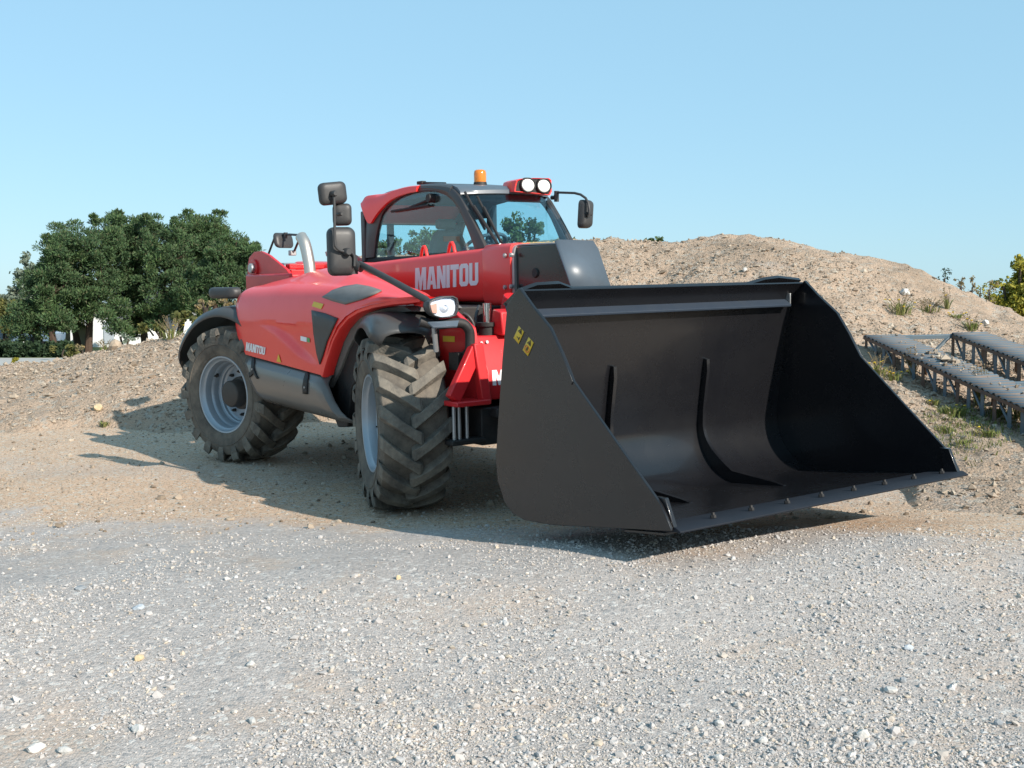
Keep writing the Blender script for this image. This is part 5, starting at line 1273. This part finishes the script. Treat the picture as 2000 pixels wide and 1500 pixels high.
weed('weed with pale heads on the crest of the bank left of the rear wheel', 335, 662, .22, .3, 50, 3, 18)
weed('grassy weed on the bank crest beside the boulder', 258, 672, .16, .25, 60, 2, 10)
weed('dry weed at the left foot of the boulder', 205, 684, .12, .2, 30, 0, 12)
# thin ground cover right of the bucket
m = MB(); base = on_terrain(1890, 835)
for k in range(420):
    u, v = random.gauss(1895, 60), random.gauss(835, 26)
    if v < 800 and u < 1850: continue
    q = on_terrain(u, v, 6, 16); hh = random.uniform(.02, .06); a = random.uniform(0, 6.28); d = Vector((math.cos(a), math.sin(a), 0)); s = Vector((-d.y, d.x, 0)) * .005
    for j in range(3):
        o = Vector((random.uniform(-.04, .04), random.uniform(-.04, .04), 0)); m.add([q + o - s, q + o + s, q + o + d * hh * .6 + Vector((0, 0, hh))], [(0, 1, 2)])
tag(m.build('grass', WEEDM, None, 0, 0), 'thin scattered grass on the soil between the bucket and the ramps', 'grass', kind='stuff')

# ------------------------------------------------------------------ single stones one can point at
def stone_mat(name, c): return mat(name, c, .85, 0, 0, .25, (30., .25), (60, .5, .008), tuple(q * .82 for q in c))
STM = {'white': stone_mat('white_stone', (.56, .54, .51)), 'grey': stone_mat('grey_stone', (.30, .315, .33)), 'tan': stone_mat('tan_stone', (.56, .44, .28)), 'pale': stone_mat('pale_stone', (.52, .505, .48)), 'earth': stone_mat('earth_lump', (.40, .32, .24)), 'blue': stone_mat('blue_grey_stone', (.42, .46, .50))}
def one_stone(label, u, v, wpx, kind, flat=.7, cat='stone', name='stone', group=None):
    p = on_terrain(u, v); r = wpx / 2 * p.y / F
    V0 = IC2 * (1 + .16 * np.array([random.gauss(0, 1) for _ in range(len(IC2))])[:, None] * .6 + 0)
    n3 = rand_dirs(5)
    for d in n3: V0 = V0 - np.clip(V0 @ d - .72, 0, None)[:, None] * d          # a few broken faces
    a = random.uniform(0, 6.28); M = np.array([[math.cos(a), -math.sin(a), 0], [math.sin(a), math.cos(a), 0], [0, 0, 1]])
    V0 = (V0 * np.array([random.uniform(.9, 1.2), random.uniform(.65, .95), flat])) @ M.T
    o = raw(name, V0 * r, IF2, STM[kind]); o.location = p + Vector((0, 0, r * flat * .45)); tag(o, label, cat, group); return o
one_stone('tan stone lying alone on the grey gravel at the left', 272, 1290, 22, 'tan')
one_stone('largest white stone in the left foreground gravel', 271, 1428, 30, 'white', .6)
one_stone('white stone at the left edge of the bottom foreground', 70, 1468, 34, 'white', .6)
one_stone('pale lump right of the white stone at the bottom left', 128, 1470, 26, 'pale', .8)
one_stone('bluish flat stone in the gravel left of the tan stone', 272, 1190, 28, 'blue', .45)
one_stone('slate grey flat stone far left in the gravel', 157, 1151, 28, 'grey', .35)
one_stone('pale rounded stone near the middle of the bottom edge', 492, 1412, 22, 'pale', .8)
one_stone('pale block above the rounded stone near the bottom middle', 490, 1302, 22, 'white', .7)
one_stone('cream stone right of the bottom middle on bare gravel', 778, 1131, 16, 'tan', .8)
one_stone('upright blue-grey stone in the right foreground', 1763, 1334, 15, 'grey', 1.1)
one_stone('long pale stone in front of the upright blue-grey stone', 1738, 1352, 30, 'pale', .5)
one_stone('white stone left of the long pale stone in the right foreground', 1438, 1378, 14, 'white', .8)
one_stone('big pale angular stone at the bottom right of the gravel', 1685, 1440, 28, 'white', .8)
one_stone('pale stone cluster lead left of the angular stone', 1490, 1452, 24, 'pale', .7)
one_stone('bluish angular stone in the right middle gravel', 1775, 1270, 18, 'blue', .8)
one_stone('grey stone by the right edge of the foreground gravel', 1950, 1417, 18, 'grey', .9)
one_stone('round white stone in the centre right foreground', 1405, 1420, 22, 'white', .8)
one_stone('pale square stone at the very bottom right of centre', 1402, 1485, 22, 'pale', .8)
one_stone('pale slab half buried in the sandy bank at the left', 193, 800, 20, 'tan', .8)
one_stone('whitish rock high on the right slope of the mound', 1768, 575, 24, 'white', .7)
one_stone('round pale rock low on the slope behind the far ramp', 1925, 632, 14, 'pale', .9)
one_stone('pale rock in the middle of the mound above the bucket', 1455, 530, 14, 'pale', .8)
one_stone('large rounded lump of earth on the crest of the left bank', 226, 682, 32, 'earth', .85, 'boulder', 'boulder')
